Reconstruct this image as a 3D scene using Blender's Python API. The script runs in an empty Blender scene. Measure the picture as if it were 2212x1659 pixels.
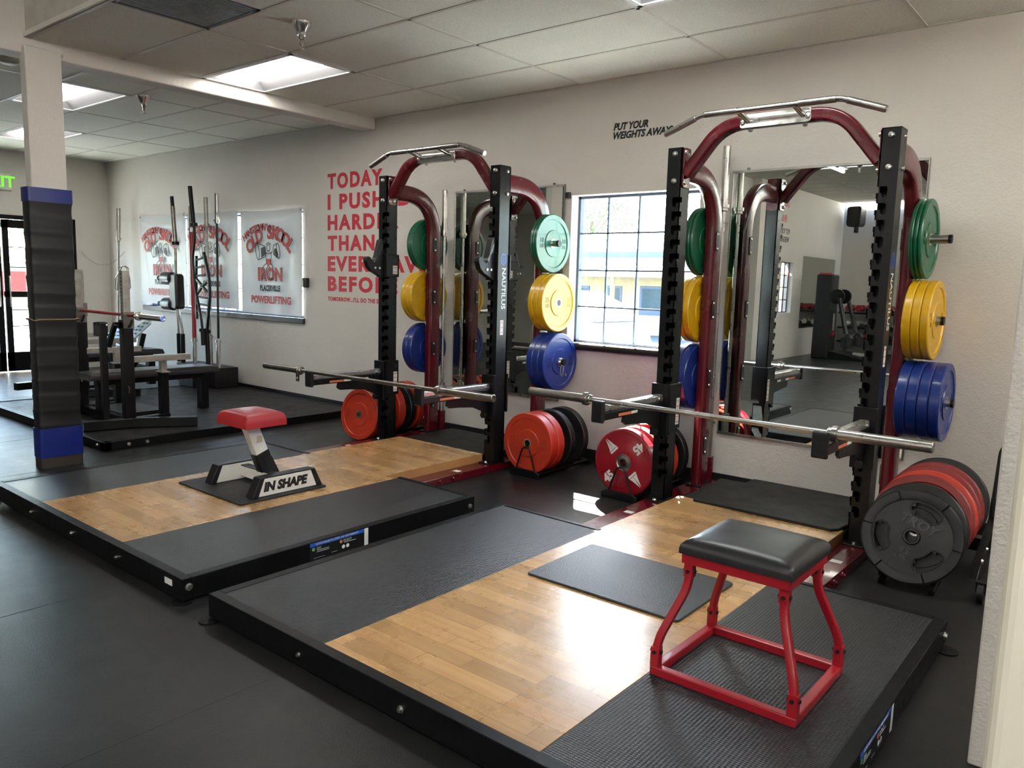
import bpy, math, random
from math import sin, cos, pi, radians
from mathutils import Vector, Matrix
random.seed(7)
S = bpy.context.scene
COL = S.collection

# ------------------------------------------------------------------ camera
def Rz(t): return Matrix.Rotation(t, 4, 'Z')
def Rx(t): return Matrix.Rotation(t, 4, 'X')
cam = bpy.data.cameras.new('camera'); camo = bpy.data.objects.new('camera', cam); COL.objects.link(camo)
cam.sensor_fit = 'HORIZONTAL'; cam.sensor_width = 36.0; cam.lens = 27.4255; cam.clip_start = 0.05; cam.clip_end = 300
camo.matrix_world = Matrix.Translation((0, 0, 1.41)) @ Rz(0.68527255) @ Rx(1.44105793) @ Rz(0.02774765)
S.camera = camo
# ------------------------------------------------------------------ view
S.view_settings.view_transform = 'Standard'; S.view_settings.look = 'None'
S.view_settings.gamma = 1.0; S.view_settings.use_curve_mapping = False
S.view_settings.exposure = 0.43
S.cycles.max_bounces = 8; S.cycles.diffuse_bounces = 4; S.cycles.glossy_bounces = 4; S.cycles.transparent_max_bounces = 12
S.cycles.caustics_reflective = False; S.cycles.caustics_refractive = False
# ------------------------------------------------------------------ sky and sun
world = bpy.data.worlds.new('sky'); S.world = world; world.use_nodes = True
wn = world.node_tree.nodes; wl = world.node_tree.links; wn.clear()
wo = wn.new('ShaderNodeOutputWorld'); wb = wn.new('ShaderNodeBackground'); sky = wn.new('ShaderNodeTexSky')
sky.sky_type = 'NISHITA'; sky.sun_disc = False; sky.sun_elevation = radians(40.4); sky.sun_rotation = radians(-35)
wl.new(sky.outputs[0], wb.inputs[0]); wb.inputs[1].default_value = 2.3; wl.new(wb.outputs[0], wo.inputs[0])
sun = bpy.data.lights.new('sun', 'SUN'); sun.energy = 130.0; sun.angle = radians(0.6); sun.color = (1.0, 0.95, 0.87)
suno = bpy.data.objects.new('sun', sun); COL.objects.link(suno)
sd = Vector((0.57 * cos(radians(40.4)), -0.82 * cos(radians(40.4)), -sin(radians(40.4))))
suno.rotation_euler = sd.to_track_quat('-Z', 'Y').to_euler(); suno.location = (-8, 12, 9)

LAMP = 18.0     # brightness of the fluorescent diffusers
# ================================================================== materials
M = {}
def nt(name):
    m = bpy.data.materials.new(name); m.use_nodes = True; M[name] = m
    n = m.node_tree.nodes; return m, n, m.node_tree.links, n['Principled BSDF']
def objco(n): return n.new('ShaderNodeTexCoord').outputs['Object']
def noise(n, l, co, scale, detail=4, rough=.6, vec=None):
    t = n.new('ShaderNodeTexNoise'); t.inputs['Scale'].default_value = scale
    t.inputs['Detail'].default_value = detail; t.inputs['Roughness'].default_value = rough
    if vec:
        mp = n.new('ShaderNodeMapping'); mp.inputs['Scale'].default_value = vec; l.new(co, mp.inputs[0]); co = mp.outputs[0]
    l.new(co, t.inputs['Vector']); return t.outputs['Fac']
def ramp(n, l, fac, stops):
    r = n.new('ShaderNodeValToRGB'); e = r.color_ramp.elements
    e[0].position, e[0].color = stops[0][0], (*stops[0][1], 1); e[1].position, e[1].color = stops[-1][0], (*stops[-1][1], 1)
    for p, c in stops[1:-1]:
        x = e.new(p); x.color = (*c, 1)
    l.new(fac, r.inputs[0]); return r.outputs[0]
def bump(n, l, b, h, strength=.2, dist=.002, prev=None):
    bp = n.new('ShaderNodeBump'); bp.inputs['Strength'].default_value = strength; bp.inputs['Distance'].default_value = dist
    l.new(h, bp.inputs['Height'])
    if prev: l.new(prev, bp.inputs['Normal'])
    l.new(bp.outputs[0], b.inputs['Normal']); return bp.outputs[0]
def mathn(n, l, op, a, b=None):
    x = n.new('ShaderNodeMath'); x.operation = op
    for i, v in enumerate((a, b)):
        if v is None: continue
        if isinstance(v, (int, float)): x.inputs[i].default_value = v
        else: l.new(v, x.inputs[i])
    return x.outputs[0]
def simple(name, col, rough=.5, metal=0, var=.12, nscale=6, coat=0, bscale=0, bstr=.15, spec=.5, bdist=.001):
    m, n, l, b = nt(name); co = objco(n)
    f = noise(n, l, co, nscale)
    lo = tuple(c * (1 - var) for c in col); hi = tuple(min(1, c * (1 + var)) for c in col)
    l.new(ramp(n, l, f, [(.3, lo), (.7, hi)]), b.inputs['Base Color'])
    rr = ramp(n, l, noise(n, l, co, nscale * 2.3), [(.3, (max(0, rough - .06),) * 3), (.7, (min(1, rough + .06),) * 3)])
    l.new(rr, b.inputs['Roughness'])
    b.inputs['Metallic'].default_value = metal; b.inputs['Coat Weight'].default_value = coat
    b.inputs['Specular IOR Level'].default_value = spec
    if bscale: bump(n, l, b, noise(n, l, co, bscale, 2), bstr, bdist)
    return m
def emis(name, col, strength):
    m, n, l, b = nt(name)
    b.inputs['Base Color'].default_value = (*col, 1); b.inputs['Emission Color'].default_value = (*col, 1)
    b.inputs['Emission Strength'].default_value = strength; return m

# wall paint with orange-peel texture
def wallmat(name, col, bs=.5):
    m, n, l, b = nt(name); co = objco(n)
    f = noise(n, l, co, 1.1, 5)
    c = ramp(n, l, f, [(.3, tuple(x * .95 for x in col)), (.7, tuple(x * 1.03 for x in col))])
    l.new(c, b.inputs['Base Color']); b.inputs['Roughness'].default_value = .62
    h1 = noise(n, l, co, 85, 3, .5); h2 = noise(n, l, co, 26, 3, .5)
    h = mathn(n, l, 'ADD', h1, h2)
    bump(n, l, b, h, bs, .004); return m
wallmat('wall_paint', (.60, .57, .53))
wallmat('wall_plaster', (.62, .58, .52), 1.0)
simple('warm_light_cream', (.80, .745, .60), .5, var=.03, nscale=3)  # bright cream colour stands in for warm light falling on the casing
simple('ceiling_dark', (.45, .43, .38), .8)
# ceiling tiles
m, n, l, b = nt('ceiling_tile'); co = objco(n)
sp = noise(n, l, co, 170, 3, .7); lg = noise(n, l, co, .9, 3)
base = ramp(n, l, lg, [(.35, (.76, .77, .69)), (.65, (.83, .84, .76))])
pit = ramp(n, l, sp, [(.36, (.45, .45, .45)), (.46, (1, 1, 1))])
mx = n.new('ShaderNodeMixRGB'); mx.blend_type = 'MULTIPLY'; mx.inputs[0].default_value = .55
l.new(base, mx.inputs[1]); l.new(pit, mx.inputs[2]); l.new(mx.outputs[0], b.inputs['Base Color'])
b.inputs['Roughness'].default_value = .9; bump(n, l, b, sp, .5, .004)
simple('grid_metal', (.60, .59, .53), .5, var=.03)
# rubber floor
m, n, l, b = nt('rubber_floor'); co = objco(n)
f1 = noise(n, l, co, 1.3, 6, .65); f2 = noise(n, l, co, 240, 2); f3 = noise(n, l, co, 5, 5, .7)
c = ramp(n, l, f1, [(.3, (.010, .0102, .0105)), (.55, (.015, .015, .015)), (.8, (.026, .025, .023))])
sc_ = ramp(n, l, f3, [(.55, (0, 0, 0)), (.8, (.016, .0155, .014))])
mx = n.new('ShaderNodeMixRGB'); mx.blend_type = 'ADD'; mx.inputs[0].default_value = 1; l.new(c, mx.inputs[1]); l.new(sc_, mx.inputs[2])
l.new(mx.outputs[0], b.inputs['Base Color'])
l.new(ramp(n, l, f3, [(.3, (.30,) * 3), (.7, (.40,) * 3)]), b.inputs['Roughness'])
b.inputs['Specular IOR Level'].default_value = .21
f4 = noise(n, l, co, 130, 3, .7)
bump(n, l, b, mathn(n, l, 'ADD', f2, mathn(n, l, 'MULTIPLY', f4, .6)), .5, .0013)
# platform mats : fine pyramidal emboss
def matmat(name, px, py, col, strength):
    m, n, l, b = nt(name); co = objco(n)
    s = n.new('ShaderNodeSeparateXYZ'); l.new(co, s.inputs[0])
    sx = mathn(n, l, 'SINE', mathn(n, l, 'MULTIPLY', s.outputs[0], 2 * pi / px))
    sy = mathn(n, l, 'SINE', mathn(n, l, 'MULTIPLY', s.outputs[1], 2 * pi / py))
    h = mathn(n, l, 'ADD', sx, mathn(n, l, 'MULTIPLY', sy, .6))
    d = noise(n, l, co, 3, 5, .7)
    l.new(ramp(n, l, d, [(.35, col), (.8, tuple(c * 1.5 for c in col))]), b.inputs['Base Color'])
    b.inputs['Roughness'].default_value = .34; b.inputs['Specular IOR Level'].default_value = .36
    bump(n, l, b, h, strength, .0012)
matmat('ribbed_rubber', .0125, .010, (.021, .0215, .023), .6)
simple('smooth_rubber', (.015, .0145, .0145), .5, var=.2, nscale=4, bscale=300, bstr=.4, spec=.22)
simple('speckled_mat', (.024, .027, .032), .42, var=.5, nscale=160, bscale=170, bstr=.9, spec=.5, bdist=.002)
# oak planks: boards run along X
m, n, l, b = nt('oak_planks'); co = objco(n)
br = n.new('ShaderNodeTexBrick'); br.offset = .37; br.offset_frequency = 2; br.squash = 1
br.inputs['Scale'].default_value = 1; br.inputs['Brick Width'].default_value = .42; br.inputs['Row Height'].default_value = .0826
br.inputs['Mortar Size'].default_value = .0009; br.inputs['Mortar Smooth'].default_value = .1
br.inputs['Color1'].default_value = (.0, .0, .0, 1); br.inputs['Color2'].default_value = (1, 1, 1, 1); br.inputs['Mortar'].default_value = (.5, .5, .5, 1)
l.new(co, br.inputs['Vector'])
# displaced grain per board
addv = n.new('ShaderNodeVectorMath'); addv.operation = 'MULTIPLY_ADD'; l.new(br.outputs['Color'], addv.inputs[0]); addv.inputs[1].default_value = (7, 3, 5); l.new(co, addv.inputs[2])
g1 = noise(n, l, addv.outputs[0], 1.0, 7, .62, (1.6, 15, 4)); g2 = noise(n, l, addv.outputs[0], 1.0, 4, .6, (3, 90, 4))
wv = n.new('ShaderNodeTexWave'); wv.wave_type = 'BANDS'; wv.bands_direction = 'Y'; wv.inputs['Scale'].default_value = 5; wv.inputs['Distortion'].default_value = 5
wv.inputs['Detail'].default_value = 3; wv.inputs['Detail Scale'].default_value = .8
mp = n.new('ShaderNodeMapping'); mp.inputs['Scale'].default_value = (.35, 1.4, 1); l.new(addv.outputs[0], mp.inputs[0]); l.new(mp.outputs[0], wv.inputs['Vector'])
grain = mathn(n, l, 'ADD', mathn(n, l, 'MULTIPLY', g1, .72), mathn(n, l, 'ADD', mathn(n, l, 'MULTIPLY', g2, .13), mathn(n, l, 'MULTIPLY', wv.outputs['Fac'], .07)))
wc = ramp(n, l, grain, [(.25, (.36, .19, .068)), (.72, (.60, .375, .16))])
tone = ramp(n, l, br.outputs['Color'], [(0, (.74, .71, .66)), (.5, (.98, .97, .96)), (1, (1.13, 1.12, 1.12))])
mx = n.new('ShaderNodeMixRGB'); mx.blend_type = 'MULTIPLY'; mx.inputs[0].default_value = 1; l.new(wc, mx.inputs[1]); l.new(tone, mx.inputs[2])
mx2 = n.new('ShaderNodeMixRGB'); l.new(br.outputs['Fac'], mx2.inputs[0]); l.new(mx.outputs[0], mx2.inputs[1]); mx2.inputs[2].default_value = (.12, .05, .015, 1)
l.new(mx2.outputs[0], b.inputs['Base Color'])
l.new(ramp(n, l, noise(n, l, co, 5, 5, .7), [(.3, (.22,) * 3), (.75, (.36,) * 3)]), b.inputs['Roughness'])
b.inputs['Coat Weight'].default_value = .2; b.inputs['Coat Roughness'].default_value = .2
bump(n, l, b, grain, .06, .0015)
simple('oak_edge', (.36, .19, .07), .4, var=.15, nscale=5)
simple('black_frame', (.0045, .0045, .005), .40, var=.3, nscale=12, bscale=350, bstr=.35, spec=.16)
simple('black_steel', (.0035, .004, .0045), .33, var=.2, nscale=8, bscale=500, bstr=.25, spec=.3)
simple('black_plastic', (.007, .007, .008), .45, var=.15, spec=.35)
simple('black_rubber', (.008, .008, .009), .42, var=.35, nscale=9, bscale=90, bstr=.15, spec=.35)
simple('black_vinyl', (.014, .014, .016), .33, var=.1, nscale=3, bscale=420, bstr=.12)
simple('maroon_steel', (.085, .003, .008), .24, var=.08, nscale=4, coat=.25)
simple('red_steel', (.31, .006, .014), .34, var=.05, nscale=5, coat=.1)
simple('red_vinyl', (.33, .016, .022), .36, var=.1, nscale=4, bscale=200, bstr=.1)
simple('chrome', (.74, .73, .71), .13, 1, var=.05, nscale=10)
simple('satin_steel', (.40, .385, .36), .32, 1, var=.12, nscale=10)
simple('worn_steel', (.27, .255, .235), .36, 1, var=.22, nscale=14)
simple('bolt_zinc', (.66, .66, .63), .3, 1, var=.1)
simple('silver_rail', (.44, .43, .41), .3, .8, var=.15, nscale=7)
simple('galvanised', (.40, .39, .35), .42, .7, var=.2, nscale=15)
simple('plate_green', (.003, .10, .045), .34, var=.1, nscale=8, coat=.15)
simple('plate_yellow', (.60, .34, .006), .36, var=.12, nscale=8, coat=.15)
simple('plate_blue', (.004, .022, .17), .34, var=.12, nscale=8, coat=.15)
simple('plate_orange', (.42, .030, .012), .4, var=.14, nscale=8)
simple('plate_red', (.27, .006, .016), .32, var=.08, nscale=8, coat=.2)
simple('plate_dark_red', (.19, .012, .011), .4, var=.25, nscale=9)
simple('plate_black', (.007, .0072, .0075), .42, var=.3, nscale=9, bscale=60, bstr=.1, spec=.4)
simple('green_ink', (.002, .06, .03), .45); simple('yellow_ink', (.38, .19, .004), .5)
simple('blue_ink', (.003, .012, .10), .45); simple('orange_ink', (.36, .02, .008), .5); simple('black_ink', (.006, .006, .007), .5)
simple('white_ink', (.72, .70, .66), .5, var=.05); simple('red_ink', (.52, .013, .035), .5, var=.08, nscale=40)
simple('banner_red', (.50, .05, .045), .5, var=.1); simple('blue_label', (.01, .08, .40), .4); simple('label_white', (.66, .66, .64), .5, var=.04)
simple('label_orange', (.60, .16, .07), .5); simple('label_green', (.10, .32, .16), .5)
simple('white_paint', (.68, .665, .61), .36, var=.07, nscale=9)
simple('blue_tape', (.003, .013, .15), .38, var=.08, nscale=5)
simple('black_pad', (.007, .0075, .008), .42, var=.25, nscale=5, bscale=25, bstr=.15, spec=.35)
simple('black_baseboard', (.011, .010, .010), .4)
simple('brown_board', (.03, .022, .017), .5)
simple('cord', (.24, .17, .08), .6)
simple('outlet_beige', (.42, .36, .25), .5)
simple('asphalt', (.16, .165, .175), .8, bscale=100); simple('siding_yellow', (.42, .35, .20), .7, var=.06)
simple('roof_blue', (.10, .22, .45), .6); simple('roof_white', (.8, .8, .8), .7); simple('trim_dark', (.10, .13, .20), .6)
simple('car_white', (.45, .47, .5), .3, coat=.2, var=.02); simple('car_glass', (.05, .08, .10), .25, spec=.2); simple('tyre', (.02, .02, .02), .7)
simple('foliage', (.10, .24, .07), .7, var=.5, nscale=4); simple('bark', (.12, .08, .05), .8)
simple('concrete', (.36, .36, .345), .8)
m, n, l, b = nt('mirror_glass'); b.inputs['Base Color'].default_value = (.68, .72, .68, 1); b.inputs['Metallic'].default_value = 1
l.new(ramp(n, l, noise(n, l, objco(n), 2), [(.2, (.0,) * 3), (.9, (.015,) * 3)]), b.inputs['Roughness'])
# window glass : clear thin pane
m, n, l, b = nt('window_glass'); n.remove(b); out = n['Material Output']
tr = n.new('ShaderNodeBsdfTransparent'); tr.inputs[0].default_value = (.93, .97, .97, 1); gl = n.new('ShaderNodeBsdfGlossy'); gl.inputs['Roughness'].default_value = .02
ms = n.new('ShaderNodeMixShader'); ms.inputs[0].default_value = .05
l.new(tr.outputs[0], ms.inputs[1]); l.new(gl.outputs[0], ms.inputs[2]); l.new(ms.outputs[0], out.inputs[0])
# banner vinyl : white, lets light through
m, n, l, b = nt('banner_vinyl'); co = objco(n); out = n['Material Output']
b.inputs['Base Color'].default_value = (.47, .48, .47, 1); b.inputs['Roughness'].default_value = .34
tl = n.new('ShaderNodeBsdfTranslucent'); tl.inputs[0].default_value = (.55, .58, .6, 1); ms = n.new('ShaderNodeMixShader'); ms.inputs[0].default_value = .045
l.new(b.outputs[0], ms.inputs[1]); l.new(tl.outputs[0], ms.inputs[2]); l.new(ms.outputs[0], out.inputs[0])
simple('diffuser_housing', (.78, .77, .74), .4, var=.02)
simple('troffer_pan', (.20, .197, .205), .6, var=.02)
emis('lamp_diffuser', (1.0, .965, .90), LAMP); emis('lamp_diffuser_cool', (.93, 1.0, .95), LAMP)
emis('lamp_diffuser_left', (1.0, .965, .90), LAMP * .6)
emis('exit_green', (.16, .9, .03), .8)
simple('sign_white', (.62, .62, .56), .5, var=.03)

# ================================================================== mesh builder
class MB:
    def __init__(s): s.v = []; s.f = []; s.sm = []
    def add(s, vs, fs, smooth=False, mat=None):
        o = len(s.v)
        s.v += [tuple(mat @ Vector(v)) if mat else tuple(v) for v in vs]
        for f in fs: s.f.append(tuple(i + o for i in f)); s.sm.append(smooth)
        return s
    def box(s, x0, x1, y0, y1, z0, z1, mat=None):
        v = [(x, y, z) for z in (z0, z1) for y in (y0, y1) for x in (x0, x1)]
        return s.add(v, [(0, 2, 3, 1), (4, 5, 7, 6), (0, 1, 5, 4), (2, 6, 7, 3), (0, 4, 6, 2), (1, 3, 7, 5)], False, mat)
    def prism(s, poly, d0, d1, plane='xz', mat=None, smooth=False):
        # poly: 2-D outline, extruded along the remaining axis between d0 and d1
        def P(a, b_, d): return {'xz': (a, d, b_), 'yz': (d, a, b_), 'xy': (a, b_, d)}[plane]
        n_ = len(poly); v = [P(a, b_, d0) for a, b_ in poly] + [P(a, b_, d1) for a, b_ in poly]
        area = sum(poly[i][0] * poly[(i + 1) % n_][1] - poly[(i + 1) % n_][0] * poly[i][1] for i in range(n_))
        fl = (area > 0) ^ (plane == 'xz')
        if d1 < d0: fl = not fl
        top = tuple(range(n_, 2 * n_)); bot = tuple(range(n_ - 1, -1, -1))
        if not fl: top = top[::-1]; bot = bot[::-1]
        o = len(s.v); s.add(v, [top, bot], False, mat)
        for i in range(n_):
            j = (i + 1) % n_; q = (i, j, j + n_, i + n_)
            if not fl: q = q[::-1]
            s.f.append(tuple(k + o for k in q)); s.sm.append(smooth)
        return s
    def sweep(s, pts, sec, up=None, closed=False, smooth=True, caps=True):
        # sec: list of (a,b) offsets; frames from fixed reference 'up'
        pts = [Vector(p) for p in pts]; n_ = len(pts); k = len(sec); vs = []
        ref = Vector(up) if up else None
        prev = None
        for i, p in enumerate(pts):
            if closed: t = (pts[(i + 1) % n_] - pts[i - 1])
            else: t = (pts[min(i + 1, n_ - 1)] - pts[max(i - 1, 0)])
            if 0 < i < n_ - 1 or closed:
                t1 = (p - pts[i - 1]).normalized(); t2 = (pts[(i + 1) % n_] - p).normalized(); t = t1 + t2
                sc = 1 / max(.5, (t.length / 2))
            else: sc = 1
            t.normalize()
            if ref is not None: a = ref.cross(t).normalized()
            else:
                if prev is None: r0 = Vector((0, 0, 1)) if abs(t.z) < .9 else Vector((1, 0, 0)); a = r0.cross(t).normalized()
                else: a = (prev - t * prev.dot(t)).normalized()
                prev = a
            b_ = t.cross(a).normalized()
            for (u, w) in sec: vs.append(p + a * u * (sc if ref is not None else 1) + b_ * w)
        fs = []
        rng = n_ if closed else n_ - 1
        for i in range(rng):
            for j in range(k):
                fs.append((i * k + j, i * k + (j + 1) % k, ((i + 1) % n_) * k + (j + 1) % k, ((i + 1) % n_) * k + j))
        s.add(vs, fs, smooth)
        if caps and not closed:
            o = len(s.v) - len(vs)
            s.f.append(tuple(o + j for j in range(k))[::-1]); s.sm.append(False)
            s.f.append(tuple(o + (n_ - 1) * k + j for j in range(k))); s.sm.append(False)
        return s
    def tube(s, pts, r, seg=12, closed=False):
        return s.sweep(pts, [(r * cos(2 * pi * i / seg), r * sin(2 * pi * i / seg)) for i in range(seg)], closed=closed)
    def cyl(s, p0, p1, r, seg=20): return s.tube([p0, p1], r, seg)
    def lathe(s, prof, seg=48, mat=None, smooth=True):
        # prof: list of (r,z); revolve about local Z, closed loop profile if first==last
        k = len(prof); vs = []
        for i in range(seg):
            a = 2 * pi * i / seg
            for r, z in prof: vs.append((r * cos(a), r * sin(a), z))
        fs = []
        for i in range(seg):
            for j in range(k - 1):
                i2 = (i + 1) % seg
                fs.append((i * k + j, i2 * k + j, i2 * k + j + 1, i * k + j + 1))
        return s.add(vs, fs, smooth, mat)
    def build(s, name, mat, parent=None, bevel=0, loc=None, rot=None, seg=2, wn=True):
        me = bpy.data.meshes.new(name); me.from_pydata([tuple(v) for v in s.v], [], s.f); me.update()
        me.polygons.foreach_set('use_smooth', s.sm)
        if any(s.sm):
            try: me.set_sharp_from_angle(angle=radians(38))
            except Exception: pass
        me.materials.append(M[mat] if isinstance(mat, str) else mat)
        o = bpy.data.objects.new(name, me); COL.objects.link(o)
        if parent: o.parent = parent
        if loc is not None: o.location = loc
        if rot is not None: o.rotation_euler = rot
        if bevel:
            md = o.modifiers.new('bevel', 'BEVEL'); md.width = bevel; md.segments = seg; md.limit_method = 'ANGLE'; md.angle_limit = radians(40)
        return o
def rrect(w, h, r, n_=4):
    out = []
    for cx, cy, a0 in ((w / 2 - r, h / 2 - r, 0), (-w / 2 + r, h / 2 - r, 90), (-w / 2 + r, -h / 2 + r, 180), (w / 2 - r, -h / 2 + r, 270)):
        for i in range(n_ + 1):
            a = radians(a0 + 90 * i / n_); out.append((cx + r * cos(a), cy + r * sin(a)))
    return out
def smoothpath(pts, r, n_=6):
    """replace inner corners of a polyline with arcs"""
    pts = [Vector(p) for p in pts]; out = [pts[0]]
    for i in range(1, len(pts) - 1):
        p = pts[i]; rr = r[i - 1] if isinstance(r, (list, tuple)) else r
        a = (pts[i - 1] - p).normalized(); b_ = (pts[i + 1] - p).normalized()
        p0 = p + a * rr; p1 = p + b_ * rr
        for k in range(n_ + 1):
            t = k / n_; out.append(p0 * (1 - t) ** 2 + p * 2 * t * (1 - t) + p1 * t * t)
    out.append(pts[-1]); return out
def empty(name, loc=(0, 0, 0), rot=(0, 0, 0)):
    o = bpy.data.objects.new(name, None); COL.objects.link(o); o.location = loc; o.rotation_euler = rot; o.empty_display_size = .05; return o
def tag(o, label, cat, group=None, kind=None):
    if label: o['label'] = label
    if cat: o['category'] = cat
    if group: o['group'] = group
    if kind: o['kind'] = kind
    return o
def struct(o): o['kind'] = 'structure'; return o
CH = {}
def dup(root, loc=None, rot=None, label=None, group=None):
    def cp(o, par):
        c = o.copy(); COL.objects.link(c)
        if par is not None: c.parent = par
        for k in o.children: cp(k, c)
        return c
    r = cp(root, None)
    if loc is not None: r.location = loc
    if rot is not None: r.rotation_euler = rot
    if label: r['label'] = label
    if group: r['group'] = group
    return r
def textmesh(body, size, extrude=.001, offset=0, align='LEFT', spacing=1.0, width=None, shear=0):
    cu = bpy.data.curves.new('t', 'FONT'); cu.body = body; cu.size = size; cu.extrude = extrude; cu.offset = offset
    cu.align_x = align; cu.space_character = spacing; cu.shear = shear; cu.resolution_u = 3
    o = bpy.data.objects.new('t', cu); COL.objects.link(o)
    dg = bpy.context.evaluated_depsgraph_get(); me = bpy.data.meshes.new_from_object(o.evaluated_get(dg))
    bpy.data.objects.remove(o); bpy.data.curves.remove(cu)
    me.transform(Matrix.Identity(4))
    if width:
        xs = [v.co.x for v in me.vertices]; w = max(xs) - min(xs); x0 = min(xs)
        for v in me.vertices: v.co.x = (v.co.x - x0) * width / w
    return me
def textpart(name, body, size, mat, parent, M4, **kw):
    me = textmesh(body, size, **kw); me.materials.clear(); me.materials.append(M[mat]); me.transform(M4)
    o = bpy.data.objects.new(name, me); COL.objects.link(o)
    if parent: o.parent = parent
    return o
def joinmesh(name, parts, mat, parent=None):
    """parts: list of (mesh, Matrix)"""
    vs, fs = [], []
    for me, mt in parts:
        o = len(vs); vs += [tuple(mt @ v.co) for v in me.vertices]; fs += [tuple(i + o for i in p.vertices) for p in me.polygons]
    me = bpy.data.meshes.new(name); me.from_pydata(vs, [], fs); me.update(); me.materials.append(M[mat])
    ob = bpy.data.objects.new(name, me); COL.objects.link(ob)
    if parent: ob.parent = parent
    return ob
T = Matrix.Translation
FACE_NY = Matrix.Rotation(pi / 2, 4, 'X')                                  # text facing -Y, reading along +X
FACE_PX = Matrix.Rotation(pi / 2, 4, 'Z') @ Matrix.Rotation(pi / 2, 4, 'X')  # facing +X, reading along +Y

# ================================================================== setting
YW = 5.22; CE = 2.96; XL = -12.0; CH_ = 3.45
struct(MB().box(XL - .2, 2.2, -9.4, 5.42, -.1, 0).build('floor', 'rubber_floor'))
# seams between the rubber rolls
g = MB()
for x in (-9.6, -8.38, -7.16, -5.94, -4.72, -3.5, -2.28, -1.06, .16): g.box(x - .0015, x + .0015, -9, 5.2, 0, .0006)
struct(g.build('trim_1', 'black_ink'))
# back wall with two window openings
W1 = (-3.70, -2.585, .935, 2.11); W2 = (-10.93, -7.27, .95, 2.13)
w = MB()
def wallpiece(x0, x1, z0, z1): w.box(x0, x1, YW, YW + .18, z0, z1)
wallpiece(XL - .2, W2[0], 0, 3.5); wallpiece(W2[0], W2[1], 0, W2[2]); wallpiece(W2[0], W2[1], W2[3], 3.5)
wallpiece(W2[1], W1[0], 0, 3.5); wallpiece(W1[0], W1[1], 0, W1[2]); wallpiece(W1[0], W1[1], W1[3], 3.5); wallpiece(W1[1], 2.2, 0, 3.5)
struct(w.build('wall_back', 'wall_paint'))
# left wall with the double-door opening
D0, D1, DH = 2.62, 4.76, 2.12
w = MB(); w.box(XL - .2, XL, D1, YW, 0, 3.5).box(XL - .2, XL, D0, D1, DH, 3.5).box(XL - .2, XL, -4.2, D0, 0, 3.5)
struct(w.build('wall_left', 'wall_paint'))
# inner walls behind the camera (seen in the mirror)
w = MB(); WA = (-5.92, -5.2, .94, 1.97)
w.box(-6.1, -5.9, -9.4, WA[0], 0, 3.5).box(-6.1, -5.9, WA[1], -4.0, 0, 3.5).box(-6.1, -5.9, WA[0], WA[1], 0, WA[2]).box(-6.1, -5.9, WA[0], WA[1], WA[3], 3.5)
w.box(XL - .2, -6.1, -4.2, -4.0, 0, 3.5)
struct(w.build('wall_inner', 'wall_paint'))
struct(MB().box(-6.1, 2.2, -9.2, -9.0, 0, 3.5).build('wall_front', 'wall_paint'))
struct(MB().box(1.6, 1.8, -9.4, YW, 0, 3.5).build('wall_right', 'wall_paint'))
# plastered wall end and door casing, its warm light painted as cream, at the right edge of the view
struct(MB().box(-.302, 1.6, 2.60, 2.72, 0, 3.45).build('wall_end', 'wall_plaster', bevel=.006))
struct(MB().box(-.1225, .12, 1.20, 1.34, 0, 3.45).build('trim_2', 'warm_light_cream', bevel=.02, seg=4))
# baseboards
struct(MB().box(-6.2, 1.6, YW - .012, YW, 0, .085).build('baseboard_back', 'black_baseboard'))
struct(MB().box(XL, -6.2, YW - .014, YW, 0, .10).build('baseboard_back_left', 'black_baseboard'))
# beam, pillar, ceiling step
struct(MB().box(-6.265, -6.08, -4.0, YW, 2.85, 3.5).build('trim_3', 'wall_paint', bevel=.015, seg=3))
PX0, PX1, PY0, PY1 = -6.125, -6.025, 2.12, 2.35
struct(MB().box(PX0, PX1, PY0, PY1, 0, 2.90).build('trim_4', 'wall_paint', bevel=.008))
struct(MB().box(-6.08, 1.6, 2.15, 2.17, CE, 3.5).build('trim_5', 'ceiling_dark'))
struct(MB().box(-6.08, 1.6, 2.135, 2.15, CE - .002, CE + .03).build('trim_6', 'grid_metal'))
# suspended ceilings: tiles laid out on the grid, cells left out for lamps and the vent
GX = [-6.085 + 1.219 * i for i in range(0, 7)]; GY = [YW - .6096 * i for i in range(0, 6)]
skip = {(0, 2), (3, 2)}      # troffer cells (x index, y index from the back wall)
c = MB()
for i in range(6):
    for j in range(5):
        if (i, j) in skip: continue
        x0, x1 = GX[i], min(GX[i + 1], 1.6); y1, y0 = GY[j], GY[j + 1]
        if (i, j) == (1, 4): x0 = GX[1] + .6096
        if (i, j) == (0, 4): pass
        c.box(x0, x1, y0, y1, CE, CE + .02)
struct(c.build('ceiling', 'ceiling_tile'))
GXL = [-10.91 - 1.219, -10.91, -9.69, -8.47, -7.25, -6.265]; GYL = [YW, 4.61, 4.02, 3.41, 2.80, 2.19, 1.58, .97, .36, -.25, -.86, -1.47, -2.08, -2.69, -3.3, -4.0]
skipL = {(3, 3), (1, 2)}
c = MB()
for i in range(5):
    for j in range(len(GYL) - 1):
        if (i, j) in skipL: continue
        c.box(max(GXL[i], XL), GXL[i + 1], GYL[j + 1], GYL[j], CE + .01, CE + .03)
struct(c.build('ceiling_left', 'ceiling_tile'))
# high ceiling behind / above the camera
HX = [-6.08 + 1.219 * i for i in range(0, 7)]; HY = [2.15 - .6096 * i for i in range(0, 19)]
skipH = {(1, 4), (4, 4), (1, 8), (4, 8)}
c = MB()
for i in range(6):
    for j in range(18):
        if (i, j) in skipH: continue
        c.box(HX[i], min(HX[i + 1], 1.6), HY[j + 1], HY[j], CH_, CH_ + .02)
struct(c.build('ceiling_high', 'ceiling_tile'))
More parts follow.
